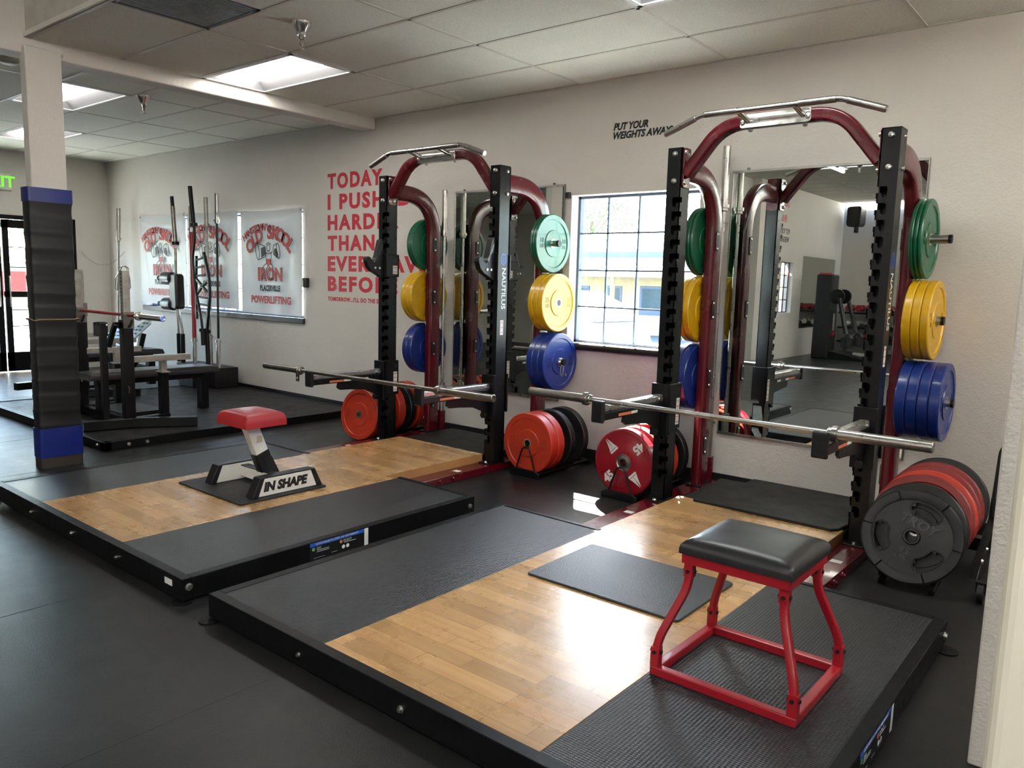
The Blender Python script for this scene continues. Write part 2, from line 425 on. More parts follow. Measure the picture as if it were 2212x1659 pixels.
# T-bar grids
g = MB(); gw = .012
for x in GX[:-1]: g.box(x - gw, x + gw, 2.17, YW, CE - .004, CE + .004)
for y in GY[1:]: g.box(-6.08, 1.6, y - gw, y + gw, CE - .004, CE + .004)
g.box(-6.08, 1.6, YW - .02, YW, CE - .004, CE + .004)
struct(g.build('trim_7', 'grid_metal'))
g = MB()
for x in GXL[1:-1]: g.box(x - gw, x + gw, -4, YW, CE + .006, CE + .014)
for y in GYL[1:-1]: g.box(XL, -6.265, y - gw, y + gw, CE + .006, CE + .014)
g.box(XL, -6.265, YW - .02, YW, CE + .004, CE + .012)
struct(g.build('trim_8', 'grid_metal'))
g = MB()
for x in HX[1:-1]: g.box(x - gw, x + gw, -9, 2.15, CH_ - .004, CH_ + .004)
for y in HY[1:-1]: g.box(-6.08, 1.6, y - gw, y + gw, CH_ - .004, CH_ + .004)
struct(g.build('trim_9', 'grid_metal'))

# fluorescent troffers
def troffer(x0, x1, y0, y1, z, label, mat='lamp_diffuser', group='recessed fluorescent ceiling lights'):
    cx, cy = (x0 + x1) / 2, (y0 + y1) / 2; hx, hy = (x1 - x0) / 2 - .014, (y1 - y0) / 2 - .014
    t = empty('ceiling_light', (cx, cy, z)); tag(t, label, 'ceiling light', group)
    f = MB()
    for a, b_, c_, d_ in ((-hx, -hx + .03, -hy, hy), (hx - .03, hx, -hy, hy), (-hx, hx, -hy, -hy + .03), (-hx, hx, hy - .03, hy)): f.box(a, b_, c_, d_, -.006, .012)
    f.build('frame', 'diffuser_housing', t)
    h = MB(); iz = .10; a, b_ = hx - .03, hy - .03
    h.add([(-a, -b_, 0), (a, -b_, 0), (a, b_, 0), (-a, b_, 0), (-a * .93, -b_ * .55, iz), (a * .93, -b_ * .55, iz), (a * .93, b_ * .55, iz), (-a * .93, b_ * .55, iz)],
          [(0, 4, 5, 1), (1, 5, 6, 2), (2, 6, 7, 3), (3, 7, 4, 0), (4, 7, 6, 5)])
    h.build('reflector', 'troffer_pan', t)
    d = MB(); n_ = 10; L = a * .90; sec = []
    for i in range(n_ + 1):
        ang = pi * i / n_; sec.append((cos(ang) * b_ * .62, .085 - .075 * sin(ang)))
    vs = [(-L, y, zz) for y, zz in sec] + [(L, y, zz) for y, zz in sec]; k = n_ + 1
    fs = [(i, i + 1, i + 1 + k, i + k) for i in range(n_)] + [tuple(range(k))[::-1], tuple(range(k, 2 * k))]
    d.add(vs, fs, True); d.build('diffuser', mat, t)
    return t
troffer(GX[0], GX[1], GY[3], GY[2], CE, 'recessed fluorescent light in the lower ceiling beside the white beam')
troffer(GX[3], GX[4], GY[3], GY[2], CE, 'recessed fluorescent light cut by the top edge of the photo, above the nearer rack', 'lamp_diffuser_cool')
troffer(GXL[3], GXL[4], GYL[4], GYL[3], CE + .01, 'recessed fluorescent light beyond the beam, just right of the padded pillar', 'lamp_diffuser_left')
troffer(GXL[1], GXL[2], GYL[3], GYL[2], CE + .01, 'farthest recessed fluorescent light, behind the padded pillar near the exit doors', 'lamp_diffuser_left')
names = ['first', 'second', 'third', 'fourth']
for k_, (i, j) in enumerate(sorted(skipH)):
    troffer(HX[i], HX[i + 1], HY[j + 1], HY[j], CH_, 'recessed high-ceiling light, %s, %s side' % (['near the camera', 'behind the camera', 'by the weight machine', 'by the dumbbells'][(j - 4) // 4], 'left' if i == 1 else 'right'), group='recessed lights in the high ceiling')

# air vent
v = empty('ceiling_vent', (GX[1] + .305, (GY[4] + GY[5]) / 2, CE)); tag(v, 'dark louvred air vent in the ceiling at the top edge of the photo', 'vent')
MB().box(-.30, .30, -.30, .30, .012, .02).build('backing', 'black_ink', v)
f = MB()
for a in ((-.30, -.275, -.30, .30), (.275, .30, -.30, .30), (-.30, .30, -.30, -.275), (-.30, .30, .275, .30)): f.box(*a, -.004, .012)
f.build('frame', 'black_plastic', v)
f = MB()
for i in range(26):
    x = -.265 + i * .0212; f.box(x, x + .007, -.275, .275, -.002, .012)
f.build('louvres', 'worn_steel', v)
# sprinklers
def sprinkler(x, y, z, label):
    t = empty('sprinkler_head', (x, y, z)); tag(t, label, 'fire sprinkler', 'chrome sprinkler heads on the ceiling')
    MB().lathe([(0, 0), (.062, 0), (.058, -.018), (.033, -.055), (.028, -.075), (.0, -.075)], 24).build('cup', 'chrome', t)
    MB().lathe([(0, -.07), (.016, -.07), (.016, -.10), (.010, -.105), (.010, -.13), (0, -.13)], 16).build('nozzle', 'worn_steel', t)
    MB().lathe([(0, -.148), (.022, -.15), (.022, -.153), (0, -.153)], 16).build('deflector', 'worn_steel', t)
    a = MB(); a.tube([(-.010, 0, -.10), (-.017, 0, -.125), (0, 0, -.15)], .003, 6).tube([(.010, 0, -.10), (.017, 0, -.125), (0, 0, -.15)], .003, 6); a.build('yoke', 'worn_steel', t)
    return t
s0 = sprinkler(-4.25, 3.05, CE, 'chrome sprinkler head near the top edge, in front of the bright ceiling light')
dup(s0, (-7.18, 3.47, CE + .01), None, 'smaller chrome sprinkler head beyond the beam, right of the padded pillar')
d = MB().lathe([(0, 0), (.07, 0), (.07, -.03), (.05, -.045), (0, -.045)], 24).build('smoke_detector', 'sign_white', None, loc=(-6.82, 2.29, CE + .01)); tag(d, 'round white smoke detector left of the pillar top', 'smoke detector')
sp_ = dup(s0, (-3.9, -3.0, CH_), None, 'sprinkler head in the high ceiling, seen only in the mirror')

# ---------------------------------------------------------------- windows
def window(name, X0, X1, Z0, Z1, cols, rows, mat='trim_dark', y=YW, fr=.02):
    t = empty(name, ((X0 + X1) / 2, y, Z0)); struct(t)
    hx = (X1 - X0) / 2; H = Z1 - Z0
    f = MB(); yo = .10
    f.box(-hx, -hx + fr, yo, yo + .05, 0, H).box(hx - fr, hx, yo, yo + .05, 0, H).box(-hx, hx, yo, yo + .05, 0, fr).box(-hx, hx, yo, yo + .05, H - fr, H)
    f.build('window_frame', mat, t)
    g = MB()
    for i in range(1, cols):
        x = -hx + (X1 - X0) * i / cols; g.box(x - .006, x + .006, yo + .01, yo + .03, fr, H - fr)
    for j in range(1, rows):
        z = H * j / rows; g.box(-hx + fr, hx - fr, yo + .01, yo + .03, z - .006, z + .006)
    g.build('muntins', mat, t)
    MB().box(-hx + .01, hx - .01, yo + .033, yo + .036, .01, H - .01).build('pane', 'window_glass', t)
    return t
w1 = window('window_1', *W1, 4, 4)
sl = MB(); sl.cyl((-.60, -.02, -.025), (.60, -.02, -.025), .028, 16); sl.box(-.59, .59, -.03, .10, -.045, -.002); sl.build('window_sill', 'black_vinyl', w1, bevel=.004)
for sx in (-.585, .585):
    MB().box(sx - .018, sx + .018, -.03, 0, 1.155, 1.20).build('curtain_bracket', 'black_plastic', w1, bevel=.004)
w2 = window('window_2', *W2, 12, 4)
MB().box(-1.86, 1.86, -.03, .10, -.06, -.0).build('window_sill', 'black_vinyl', w2, bevel=.004)
w3 = empty('window_3', (-5.9, (WA[0] + WA[1]) / 2, WA[2])); struct(w3)
f = MB()
for i in range(4): y = -.34 + .68 * i / 3; f.box(-.10, -.08, y - .012, y + .012, 0, 1.03)
for j in range(5): z = 1.01 * j / 4; f.box(-.10, -.08, -.35, .35, z, z + .022)
f.build('window_frame', 'maroon_steel', w3); MB().box(-.115, -.11, -.35, .35, 0, 1.02).build('pane', 'window_glass', w3)
# ---------------------------------------------------------------- glass double doors in the left wall
dn = 0
DM = 3.835                     # meeting line of the two leaves
for (a, b_, nm) in ((DM + .012, D1 - .06, 'door_1'), (D0 + .06, DM - .012, 'door_2')):
    t = empty(nm, (XL - .06, (a + b_) / 2, 0)); struct(t); h = (b_ - a) / 2; st = .075
    f = MB(); f.box(-.025, .025, -h, -h + st, .01, DH - .06).box(-.025, .025, h - st, h, .01, DH - .06).box(-.025, .025, -h, h, .01, .27).box(-.025, .025, -h, h, DH - .17, DH - .06)
    f.box(-.025, .025, -h, h, 1.02, 1.10)
    f.build('door_frame', 'black_frame', t, bevel=.003)
    g = MB()
    for z in (.62, .84, 1.42, 1.69): g.box(-.008, .008, -h + st, h - st, z, z + .012)
    g.box(-.008, .008, h - st - .10, h - st - .09, .27, DH - .17)
    g.build('muntins', 'black_frame', t)
    MB().box(-.003, .003, -h + st, h - st, .26, DH - .16).build('pane', 'window_glass', t)
    s_ = 1 if nm == 'door_1' else -1
    hd = MB(); hd.tube(smoothpath([(.03, -s_ * (h - .05), .90), (.07, -s_ * (h - .05), .90), (.07, -s_ * (h - .05), 1.30), (.03, -s_ * (h - .05), 1.30)], .02), .010, 10); hd.build('door_handle', 'satin_steel', t)
fr_ = MB(); fr_.box(XL - .10, XL + .01, D1 - .055, D1, 0, DH).box(XL - .10, XL + .01, D0, D0 + .055, 0, DH).box(XL - .10, XL + .01, D0, D1, DH - .055, DH)
fr_.build('trim_10', 'black_frame', bevel=.004); struct(bpy.data.objects['trim_10'])
# exit sign
ex = empty('exit_sign', (XL, 3.80, 2.55)); tag(ex, 'white exit sign with green letters above the glass doors', 'exit sign')
MB().box(0, .05, -.17, .17, -.11, .11).build('housing', 'sign_white', ex, bevel=.006)
textpart('lettering', 'EXIT', .20, 'exit_green', ex, T((.052, 0, -.07)) @ FACE_PX, extrude=.001, offset=.004, align='CENTER')

# ---------------------------------------------------------------- lettering on the walls
def wall_lines(name, rows, mat, label, x0):
    parts = []
    for body, z, cap, width, sp in rows:
        me = textmesh(body, cap / .70, .0008, .0085 * cap / .14, 'LEFT', sp, width)
        parts.append((me, T((x0, YW - .0012, z)) @ FACE_NY))
    return tag(joinmesh(name, parts, mat), label, 'wall lettering')
rows = [('TODAY', 2.33, .143, .86, 1.25), ('I PUSHED', 2.118, .143, 1.27, 1.25), ('HARDER', 1.906, .143, 1.10, 1.25), ('THAN I', 1.694, .143, .93, 1.25),
        ('EVER HAVE', 1.482, .143, 1.52, 1.2), ('BEFORE', 1.272, .143, 1.09, 1.25), ("TOMORROW...I'LL DO THE SAME", 1.163, .040, .93, 1.15)]
wall_lines('wall_lettering', rows, 'red_ink', 'large red capital lettering on the wall behind the farther rack, starting TODAY', -6.835)
parts = []
for body, z, wd in (('PUT YOUR', 2.577, .30), ('WEIGHTS AWAY!', 2.512, .505)):
    parts.append((textmesh(body, .072, .0008, .0028, 'LEFT', 1.0, wd, .25), T((-3.335, YW - .0012, z)) @ FACE_NY))
tag(joinmesh('wall_lettering', parts, 'black_ink'), 'small black slanted lettering PUT YOUR WEIGHTS AWAY! left of the nearer rack top', 'wall lettering')
parts = []
for body, z, wd in (('PUT YOUR', 2.52, .55), ('WEIGHTS AWAY', 2.36, .9)):
    parts.append((textmesh(body, .15, .0008, .003, 'LEFT', 1.0, wd), T((-5.898, -5.55, z)) @ FACE_PX))
tag(joinmesh('wall_lettering', parts, 'black_ink'), 'black lettering high on the inner wall, seen reversed in the big mirror', 'wall lettering')
parts = [(textmesh('OLD SKOOL', .17, .0008, .004, 'LEFT', 1.0, .75), T((-5.898, -5.45, 3.05)) @ FACE_PX), (textmesh('IRON', .2, .0008, .004, 'LEFT', 1.0, .45), T((-5.898, -5.35, 2.75)) @ FACE_PX)]
tag(joinmesh('wall_lettering', parts, 'red_ink'), 'red lettering high on the inner wall, seen reversed in the big mirror', 'wall lettering')

# ---------------------------------------------------------------- mirrors on the back wall
def mirror(x0, x1, z0, z1, label):
    t = empty('wall_mirror', ((x0 + x1) / 2, YW, z0)); tag(t, label, 'mirror'); hx = (x1 - x0) / 2; H = z1 - z0
    MB().box(-hx + .004, hx - .004, -.012, -.001, .004, H - .004).build('glass', 'mirror_glass', t)
    f = MB(); e = .014
    f.box(-hx, hx, -.017, -.0005, -.004, e).box(-hx, hx, -.017, -.0005, H - e, H + .002).box(-hx, -hx + .006, -.014, -.0005, 0, H).box(hx - .006, hx, -.014, -.0005, 0, H)
    f.build('frame', 'satin_steel', t)
    for x in (-hx * .82, hx * .82): MB().lathe([(0, -.012), (.012, -.012), (.012, 0), (0, 0)], 12, mat=T((x, 0, H + .008)) @ Matrix.Rotation(-pi / 2, 4, 'X')).build('clip', 'chrome', t)
    return t
mirror(-2.345, -1.12, .38, 2.207, 'large mirror on the wall behind the nearer rack')
mirror(-4.975, -3.765, .44, 2.20, 'mirror on the wall behind the farther rack')
# key lock box, outlet
lb = empty('key_lock_box', (-7.20, YW, 1.34)); tag(lb, 'small black and grey key lock box on the wall right of the banners', 'key lock box')
MB().box(-.035, .045, -.045, 0, -.05, .055).build('body', 'black_plastic', lb, bevel=.01); MB().box(-.04, .0, -.052, -.045, -.045, .035).build('keypad', 'satin_steel', lb, bevel=.003)
o = empty('wall_outlet', (-7.385, YW, .30)); tag(o, 'wall outlet under the left end of the farther barbell', 'outlet')
MB().box(-.03, .03, -.006, 0, -.06, .06).build('cover_plate', 'black_plastic', o, bevel=.002)
for z in (-.025, .025): MB().lathe([(0, 0), (.014, 0), (.014, .003), (0, .003)], 12, mat=T((0, -.006, z)) @ Matrix.Rotation(pi / 2, 4, 'X')).build('socket', 'outlet_beige', o)

# ---------------------------------------------------------------- banners
def arc_text(body, R_, cx, cz, a0, a1, size, off):
    out = []; n_ = len(body)
    for i, ch in enumerate(body):
        if ch == ' ': continue
        a = radians(a0 + (a1 - a0) * i / (n_ - 1))
        me = textmesh(ch, size, .0006, off, 'CENTER')
        out.append((me, T((cx + R_ * sin(a), 0, cz + R_ * cos(a))) @ FACE_NY @ Matrix.Rotation(-a, 4, 'Z')))
    return out
def banner(x0, x1, z0, z1, label, seed):
    rnd = random.Random(seed); wd = x1 - x0; ht = z1 - z0
    t = empty('gym_banner', ((x0 + x1) / 2, YW - .012, z0)); tag(t, label, 'banner', 'white vinyl banners over the long window')
    nx, nz = 40, 40; vs = []; fs = []
    for j in range(nz + 1):
        for i in range(nx + 1):
            u, v_ = i / nx, j / nz
            sag = .018 * sin(pi * u) * (v_ ** 6)
            x = (u - .5) * wd; z = v_ * ht - sag
            y = -.006 * sin(u * 17 + seed + v_ * 3) * (1 - v_) - .012 * math.exp(-((v_ - .93 + .06 * sin(pi * u)) / .02) ** 2) * sin(pi * u)
            y += -.008 * math.exp(-((u - .05 - (1 - v_) * .22) / .03) ** 2) * v_ - .006 * math.exp(-((u - .97 + (1 - v_) * .18) / .03) ** 2) * v_
            vs.append((x, y - .012, z))
    for j in range(nz):
        for i in range(nx): a = j * (nx + 1) + i; fs.append((a, a + 1, a + nx + 2, a + nx + 1))
    MB().add(vs, fs, True).build('sheet', 'banner_vinyl', t)
    def red(parts, y): return [(me, T((0, y, 0)) @ mt) for me, mt in parts]
    for nm, mat, y, off in (('lettering_outline', 'black_ink', -.036, .0095), ('lettering', 'banner_red', -.038, .0065)):
        p = arc_text("HANGTOWN'S", .62, -.12, ht * .28, -34, 13, .10, off * .55) + arc_text('OLD SKOOL', .52, .02, ht * .285, -42, 42, .20, off) \
            + [(textmesh('IRON', .20, .0006, off, 'CENTER'), T((.02, 0, ht * .325)) @ FACE_NY)]
        joinmesh(nm, red(p, y), mat, t)
    joinmesh('town_lettering', [(textmesh('PLACERVILLE', .085, .0006, .005, 'CENTER', 1, .40), T((-.18, -.037, ht * .225)) @ FACE_NY)], 'black_ink', t)
    joinmesh('club_lettering', [(textmesh('POWERLIFTING', .115, .0006, .004, 'CENTER', 1, .78), T((-.36, -.037, ht * .105)) @ FACE_NY)], 'banner_red', t)
    # line drawing of a generic lifter squatting under a heavy drum-ended bar
    k = MB(); Y = -.038; cz = ht * .545
    def ln(pts, r=.0045, close=False):
        k.sweep([(a, Y, cz + b_) for a, b_ in pts], [(r, -.001), (r, .001), (-r, .001), (-r, -.001)], up=(0, 1, 0), closed=close, smooth=False)
    def ell(cx, cy, rx, ry, a=0):
        return [(cx + rx * cos(th) * cos(a) - ry * sin(th) * sin(a), cy + rx * cos(th) * sin(a) + ry * sin(th) * cos(a)) for th in [2 * pi * i / 18 for i in range(18)]]
    ln(ell(-.22, .07, .035, .10, .2), close=True); ln([(-.24, .165), (-.10, .13), (-.06, .12)]); ln([(-.20, -.03), (-.08, -.0), (-.055, .03), (-.06, .12)])
    ln(ell(.19, .07, .03, .085, .2), close=True); ln([(.10, .13), (.17, .155)]); ln([(.10, .03), (.20, -.015)]); ln([(.10, .13), (.09, .08), (.10, .03)])
    ln(ell(0, .105, .032, .038), close=True); ln([(-.05, .14), (0, .165), (.05, .14)]); ln([(-.07, .06), (-.03, .04), (.03, .04), (.07, .06)]); ln([(-.05, .06), (-.055, 0), (-.03, -.06)]); ln([(.05, .06), (.055, 0), (.04, -.06)])
    ln([(-.03, -.06), (-.10, -.10), (-.12, -.13), (-.09, -.17), (-.13, -.24)]); ln([(0, -.09), (-.05, -.14), (-.05, -.18), (-.09, -.24), (-.15, -.25)])
    ln([(.04, -.06), (.085, -.12), (.075, -.18), (.08, -.24), (.03, -.25)]); ln([(.0, -.09), (.03, -.14), (.02, -.20), (-.0, -.245), (.09, -.25)])
    k.build('lifter_drawing', 'black_ink', t)
    k = MB(); k.prism([(-.045, cz - .09), (.045, cz - .09), (.05, cz - .02), (-.05, cz - .02)], Y - .001, Y, 'xz'); k.build('lifter_trunks', 'banner_red', t)
    k = MB(); k.prism([(-.15, cz + .10), (-.09, cz + .12), (-.06, cz + .11), (-.06, cz + .03), (-.14, cz - .01)], Y - .001, Y, 'xz'); k.prism([(.11, cz + .09), (.15, cz + .10), (.19, cz + .03), (.16, cz - .01), (.11, cz + .03)], Y - .001, Y, 'xz')
    k.build('drum_shading', 'black_ink', t)
    for x in (-wd / 2 + .025, wd / 2 - .025): MB().lathe([(.006, 0), (.014, 0), (.014, .004), (.006, .004), (.006, 0)], 12, mat=T((x, -.014, ht - .03)) @ Matrix.Rotation(pi / 2, 4, 'X')).build('grommet', 'satin_steel', t)
banner(-10.975, -9.745, .985, 2.185, 'white gym banner farthest left, half hidden behind the padded black bar', 1)
banner(-9.70, -8.515, .995, 2.175, 'white gym banner in the middle, behind the standing bars', 2)
banner(-8.455, -7.25, .97, 2.155, 'white gym banner nearest, fully visible right of the standing bars', 3)

# ================================================================== lifting platforms
PH = .11
def platform(X0, X1, OX0, OX1, IX0, IX1, label, dY=0, mat_back=(4.30, 4.90)):
    """X0..X1 outer steel frame, OX oak strip, IX insert inside the rack"""
    Y0, Y1 = 1.594, 3.455; fw = .047
    t = empty('lifting_platform', ((X0 + X1) / 2, Y0, 0)); tag(t, label, 'lifting platform', 'wooden-centred lifting platforms')
    ox, oy = (X0 + X1) / 2, Y0
    def B(*a):  # world box -> local
        return (a[0] - ox, a[1] - ox, a[2] - oy, a[3] - oy, a[4], a[5])
    f = MB()
    f.box(*B(X0, X1, Y0, Y0 + fw, .012, PH)).box(*B(X0, X0 + fw, Y0 + fw, Y1, .012, PH)).box(*B(X1 - fw, X1, Y0 + fw, Y1, .012, PH))
    f.box(*B(X0 + fw, OX0, Y1 - .03, Y1, .012, PH + .002)).box(*B(OX1, X1 - fw, Y1 - .03, Y1, .012, PH + .002))
    f.build('frame', 'black_frame', t, bevel=.003)
    MB().box(*B(X0 + .06, X1 - .06, Y0 + .06, Y1 - .06, 0, .09)).build('base_board', 'black_ink', t)
    for a, b_ in ((X0 + fw, OX0 - .001), (OX1 + .001, X1 - fw)):
        MB().box(*B(a, b_, Y0 + fw, Y1 - .032, .09, PH - .002)).build('rubber_insert', 'ribbed_rubber', t, bevel=.001)
    MB().box(*B(OX0, OX1, Y0 + fw, Y1 - .06, .06, PH - .001)).build('oak_deck', 'oak_planks', t, bevel=.001)
    MB().box(*B(IX0, IX1, Y1 - .0595, 4.375, .012, PH - .001)).build('oak_insert', 'oak_planks', t, bevel=.0015)
    for xe in (IX0, IX1): MB().box(*B(xe - .0015, xe + .0015, Y1 - .0595, 4.375, .0125, PH - .0012)).build('oak_edge', 'oak_edge', t)
    MB().box(*B(IX0, IX1, 4.376, 5.0, .012, PH - .012)).build('rear_deck', 'smooth_rubber', t, bevel=.003)
    def bolt(x, y, z, d, r=.011):
        rot = {'ny': Matrix.Rotation(pi / 2, 4, 'X'), 'px': Matrix.Rotation(pi / 2, 4, 'Y')}[d]
        MB().lathe([(0, 0), (r * 1.35, 0), (r * 1.35, .003), (r, .004), (r * .9, .011), (0, .012)], 12, mat=T((x - ox, y - oy, z)) @ rot).build('bolt', 'bolt_zinc', t)
    for i, x in enumerate((X0 + .62, X0 + 1.16, X1 - .62)): bolt(x, Y0, .055, 'ny', .010 if i == 1 else .007)
    bolt(X1, Y0 + .03, .07, 'px', .013); bolt(X1, Y1 - .04, .055, 'px', .011)
    # round foot plates at the corners
    for x, y in ((X0 + .02, Y0 - .005), (X1 - .02, Y0 + .01), (X1 + .015, Y1 - .06)): MB().lathe([(0, 0), (.045, 0), (.045, .006), (0, .006)], 20, mat=T((x - ox, y - oy, 0))).build('foot', 'black_frame', t)
    # instruction sticker on the right side rail
    st = empty('instruction_label'); st.parent = t; st.location = (X1 - ox, 2.42 - oy, .06)
    L = .34; tag(st, 'black and blue DO / DON\'T instruction label', None)
    MB().box(0, .0012, -L / 2, L / 2, -.047, .044).build('label_back', 'black_plastic', st)
    MB().box(.0012, .0018, -L / 2, L / 2, .026, .044).build('blue_band', 'blue_label', st)
    MB().box(.0012, .0018, L / 2 + .002, L / 2 + .028, -.047, .044).build('white_tag', 'label_white', st)
    textpart('band_text', 'NOTICE: FAILURE TO COMPLY CAN VOID WARRANTY', .014, 'label_white', st, T((.002, -L / 2 + .035, .031)) @ FACE_PX, extrude=.0002, width=.27)
    textpart('do_text', 'DO', .017, 'label_white', st, T((.002, -L / 2 + .04, .008)) @ FACE_PX, extrude=.0002)
    textpart('dont_text', "DON'T", .017, 'label_white', st, T((.002, .035, .008)) @ FACE_PX, extrude=.0002)
    for yy, mt in ((-L / 2 + .02, 'label_green'), (.02, 'label_orange')): MB().lathe([(0, 0), (.009, 0), (.009, .0006), (0, .0006)], 16, mat=T((.0014, yy, .012)) @ Matrix.Rotation(pi / 2, 4, 'Y')).build('symbol', mt, st)
    for yy in (.035, .062): MB().lathe([(0, 0), (.010, 0), (.010, .0006), (0, .0006)], 16, mat=T((.0014, yy, -.018)) @ Matrix.Rotation(pi / 2, 4, 'Y')).build('symbol', 'label_white', st)
    g = MB()
    for k_, yy in enumerate((-L / 2 + .04, -L / 2 + .04, .04)): z = (.002, -.006, .002)[k_]; g.box(.0014, .0019, yy, yy + .075, z, z + .002)
    g.box(.0014, .0019, -L / 2 + .02, -L / 2 + .09, -.035, -.034).box(.0014, .0019, -.04, -.005, -.03, -.029)
    g.build('fine_print', 'label_white', st)
    # small rating sticker on the front rail
    MB().box(X1 - .150 - ox, X1 - .085 - ox, -.0012, 0, .058, .086).build('rating_label', 'label_white', t)
    return t
platform(-2.882, -.521, -2.176, -1.205, -2.192, -1.20, 'nearer lifting platform with oak centre, in front of the nearer rack')
platform(-5.39, -3.095, -4.74, -3.755, -4.765, -3.85, 'farther lifting platform with oak centre, in front of the farther rack')
# loose rubber mats
def mat_sheet(x0, x1, y0, y1, z, th, mat, label, rot=0):
    cx, cy = (x0 + x1) / 2, (y0 + y1) / 2
    p = rrect(x1 - x0, y1 - y0, .02)
    o = MB().prism(p, 0, th, 'xy').build('rubber_mat', mat, None, bevel=.003, loc=(cx, cy, z), rot=(0, 0, rot))
    return tag(o, label, 'rubber mat', 'small loose rubber mats')
mat_sheet(-2.065, -1.315, 2.665, 3.20, PH - .001, .011, 'speckled_mat', 'bluish speckled rubber mat lying on the nearer platform oak', radians(.4))
mat_sheet(-4.60, -3.888, 2.358, 2.96, PH - .001, .010, 'smooth_rubber', 'dark rubber mat under the red-topped bench on the farther platform')
o = MB().prism([(-2.07, 4.315), (-1.245, 4.30), (-1.215, 4.335), (-1.20, 4.50), (-1.20, 5.08), (-2.0, 5.08), (-2.0, 4.94), (-2.17, 4.93), (-2.17, 4.90)], PH - .001, PH + .016, 'xy').build('rubber_mat', 'smooth_rubber', None, bevel=.003)
tag(o, 'raised dark mat against the wall inside the nearer rack', 'rubber mat')
# third platform : low black one under the bench rack, right edge and back border visible
t = empty('low_platform', (-7.4, 3.9, 0)); tag(t, 'low all-black rubber platform under the bench rack and standing bars', 'platform')
X0, X1, Y0, Y1, H = -9.0, -6.27, 2.63, 5.19, .07
f = MB()
for a in ((X0, X1, Y0, Y0 + .06), (X0, X1, Y1 - .06, Y1), (X0, X0 + .06, Y0, Y1), (X1 - .06, X1, Y0, Y1)): f.box(a[0] + 7.4, a[1] + 7.4, a[2] - 3.9, a[3] - 3.9, 0, H)
f.build('frame', 'black_frame', t, bevel=.004)
MB().box(X0 + 7.46, X1 + 7.34, Y0 - 3.84, Y1 - 3.96, 0, H - .006).build('rubber_top', 'smooth_rubber', t)
for x, y, d in ((X1 + 7.4, Y0 - 3.9 + .19, 'px'), (X1 + 7.4, Y0 - 3.9 + .34, 'px'), (X1 + 7.4 - .12, Y0 - 3.9, 'ny'), (X1 + 7.4, Y1 - 3.9 - .12, 'px')):
    rot = {'ny': Matrix.Rotation(pi / 2, 4, 'X'), 'px': Matrix.Rotation(pi / 2, 4, 'Y')}[d]
    MB().lathe([(0, 0), (.014, 0), (.013, .01), (0, .012)], 12, mat=T((x, y, .036)) @ rot).build('bolt', 'bolt_zinc', t)

# ================================================================== weight plates
def bumper_prof(t, hole=.0255, R=.225):
    h = t / 2; c = .006
    return [(hole, -h + .003), (.036, -h + .003), (.10, -h + .001), (.104, -h + .007), (.182, -h + .007), (.187, -h), (R - c, -h), (R, -h + c), (R, h - c), (R - c, h), (.187, h), (.182, h - .007), (.104, h - .007), (.100, h - .001), (.036, h - .003), (hole, h - .003), (hole, -h + .003)]
def bumper(name, mat, ink, t, text, label='x', ring=True):
    r = empty(name); tag(r, label, 'weight plate')
    MB().lathe(bumper_prof(t), 64).build('disc', mat, r)
    if ring: MB().lathe([(.0250, -t / 2 + .001), (.035, -t / 2 + .001), (.035, t / 2 - .001), (.0250, t / 2 - .001), (.0250, -t / 2 + .001)], 32).build('steel_hub', 'bolt_zinc', r)
    if text:
        top, bot = text; ps = []
        for s_ in (-1, 1):
            a = (-pi / 2 if s_ < 0 else pi / 2) * .35
            ps.append((textmesh(top, .052, .0012, .0012, 'CENTER'), T((s_ * .143, .006, t / 2 - .0065))))
            if bot: ps.append((textmesh(bot, .040, .0012, .0010, 'CENTER'), T((s_ * .143, -.035, t / 2 - .0065))))
        joinmesh('lettering', ps, ink, r)
    return r
KIND = {
    'green': bumper('green_bumper_plate', 'plate_green', 'green_ink', .021, ('10', 'LB')),
    'yellow': bumper('yellow_bumper_plate', 'plate_yellow', 'yellow_ink', .045, ('25', 'LB')),
    'blue': bumper('blue_bumper_plate', 'plate_blue', 'blue_ink', .056, ('35', 'LB')),
    'orange': bumper('red_bumper_plate', 'plate_orange', 'orange_ink', .078, ('45', 'LB')),
    'black': bumper('black_bumper_plate', 'plate_black', 'black_ink', .06, ('45', 'LB')),
    'dred': bumper('red_bumper_plate', 'plate_dark_red', 'orange_ink', .075, ('45', 'LB')),
}
# red competition-style plate with white numerals and sail-like arrow marks
r = empty('red_bumper_plate'); tag(r, 'x', 'weight plate'); h = .04
MB().lathe([(.058, -h), (.12, -h), (.125, -h + .002), (.21, -h), (.225, -h + .010), (.225, h - .010), (.218, h - .003), (.21, h - .001), (.125, h - .003), (.122, h - .001), (.058, h - .002), (.058, -h)], 64).build('disc', 'plate_red', r)
MB().lathe([(.0253, -h), (.038, -h), (.058, -h + .004), (.058, h - .002), (.052, h - .001), (.046, h - .007), (.038, h - .006), (.034, h + .002), (.0253, h + .002), (.0253, -h)], 40).build('steel_hub', 'satin_steel', r)
ps = []
for ang in (45, 225):
    ps.append((textmesh('45', .080, .0006, .004, 'CENTER'), Matrix.Rotation(radians(ang - 90), 4, 'Z') @ T((0, .155, h - .0015)) @ Matrix.Rotation(-pi / 2, 4, 'Z') @ T((0, -.028, 0))))
joinmesh('lettering', ps, 'white_ink', r)
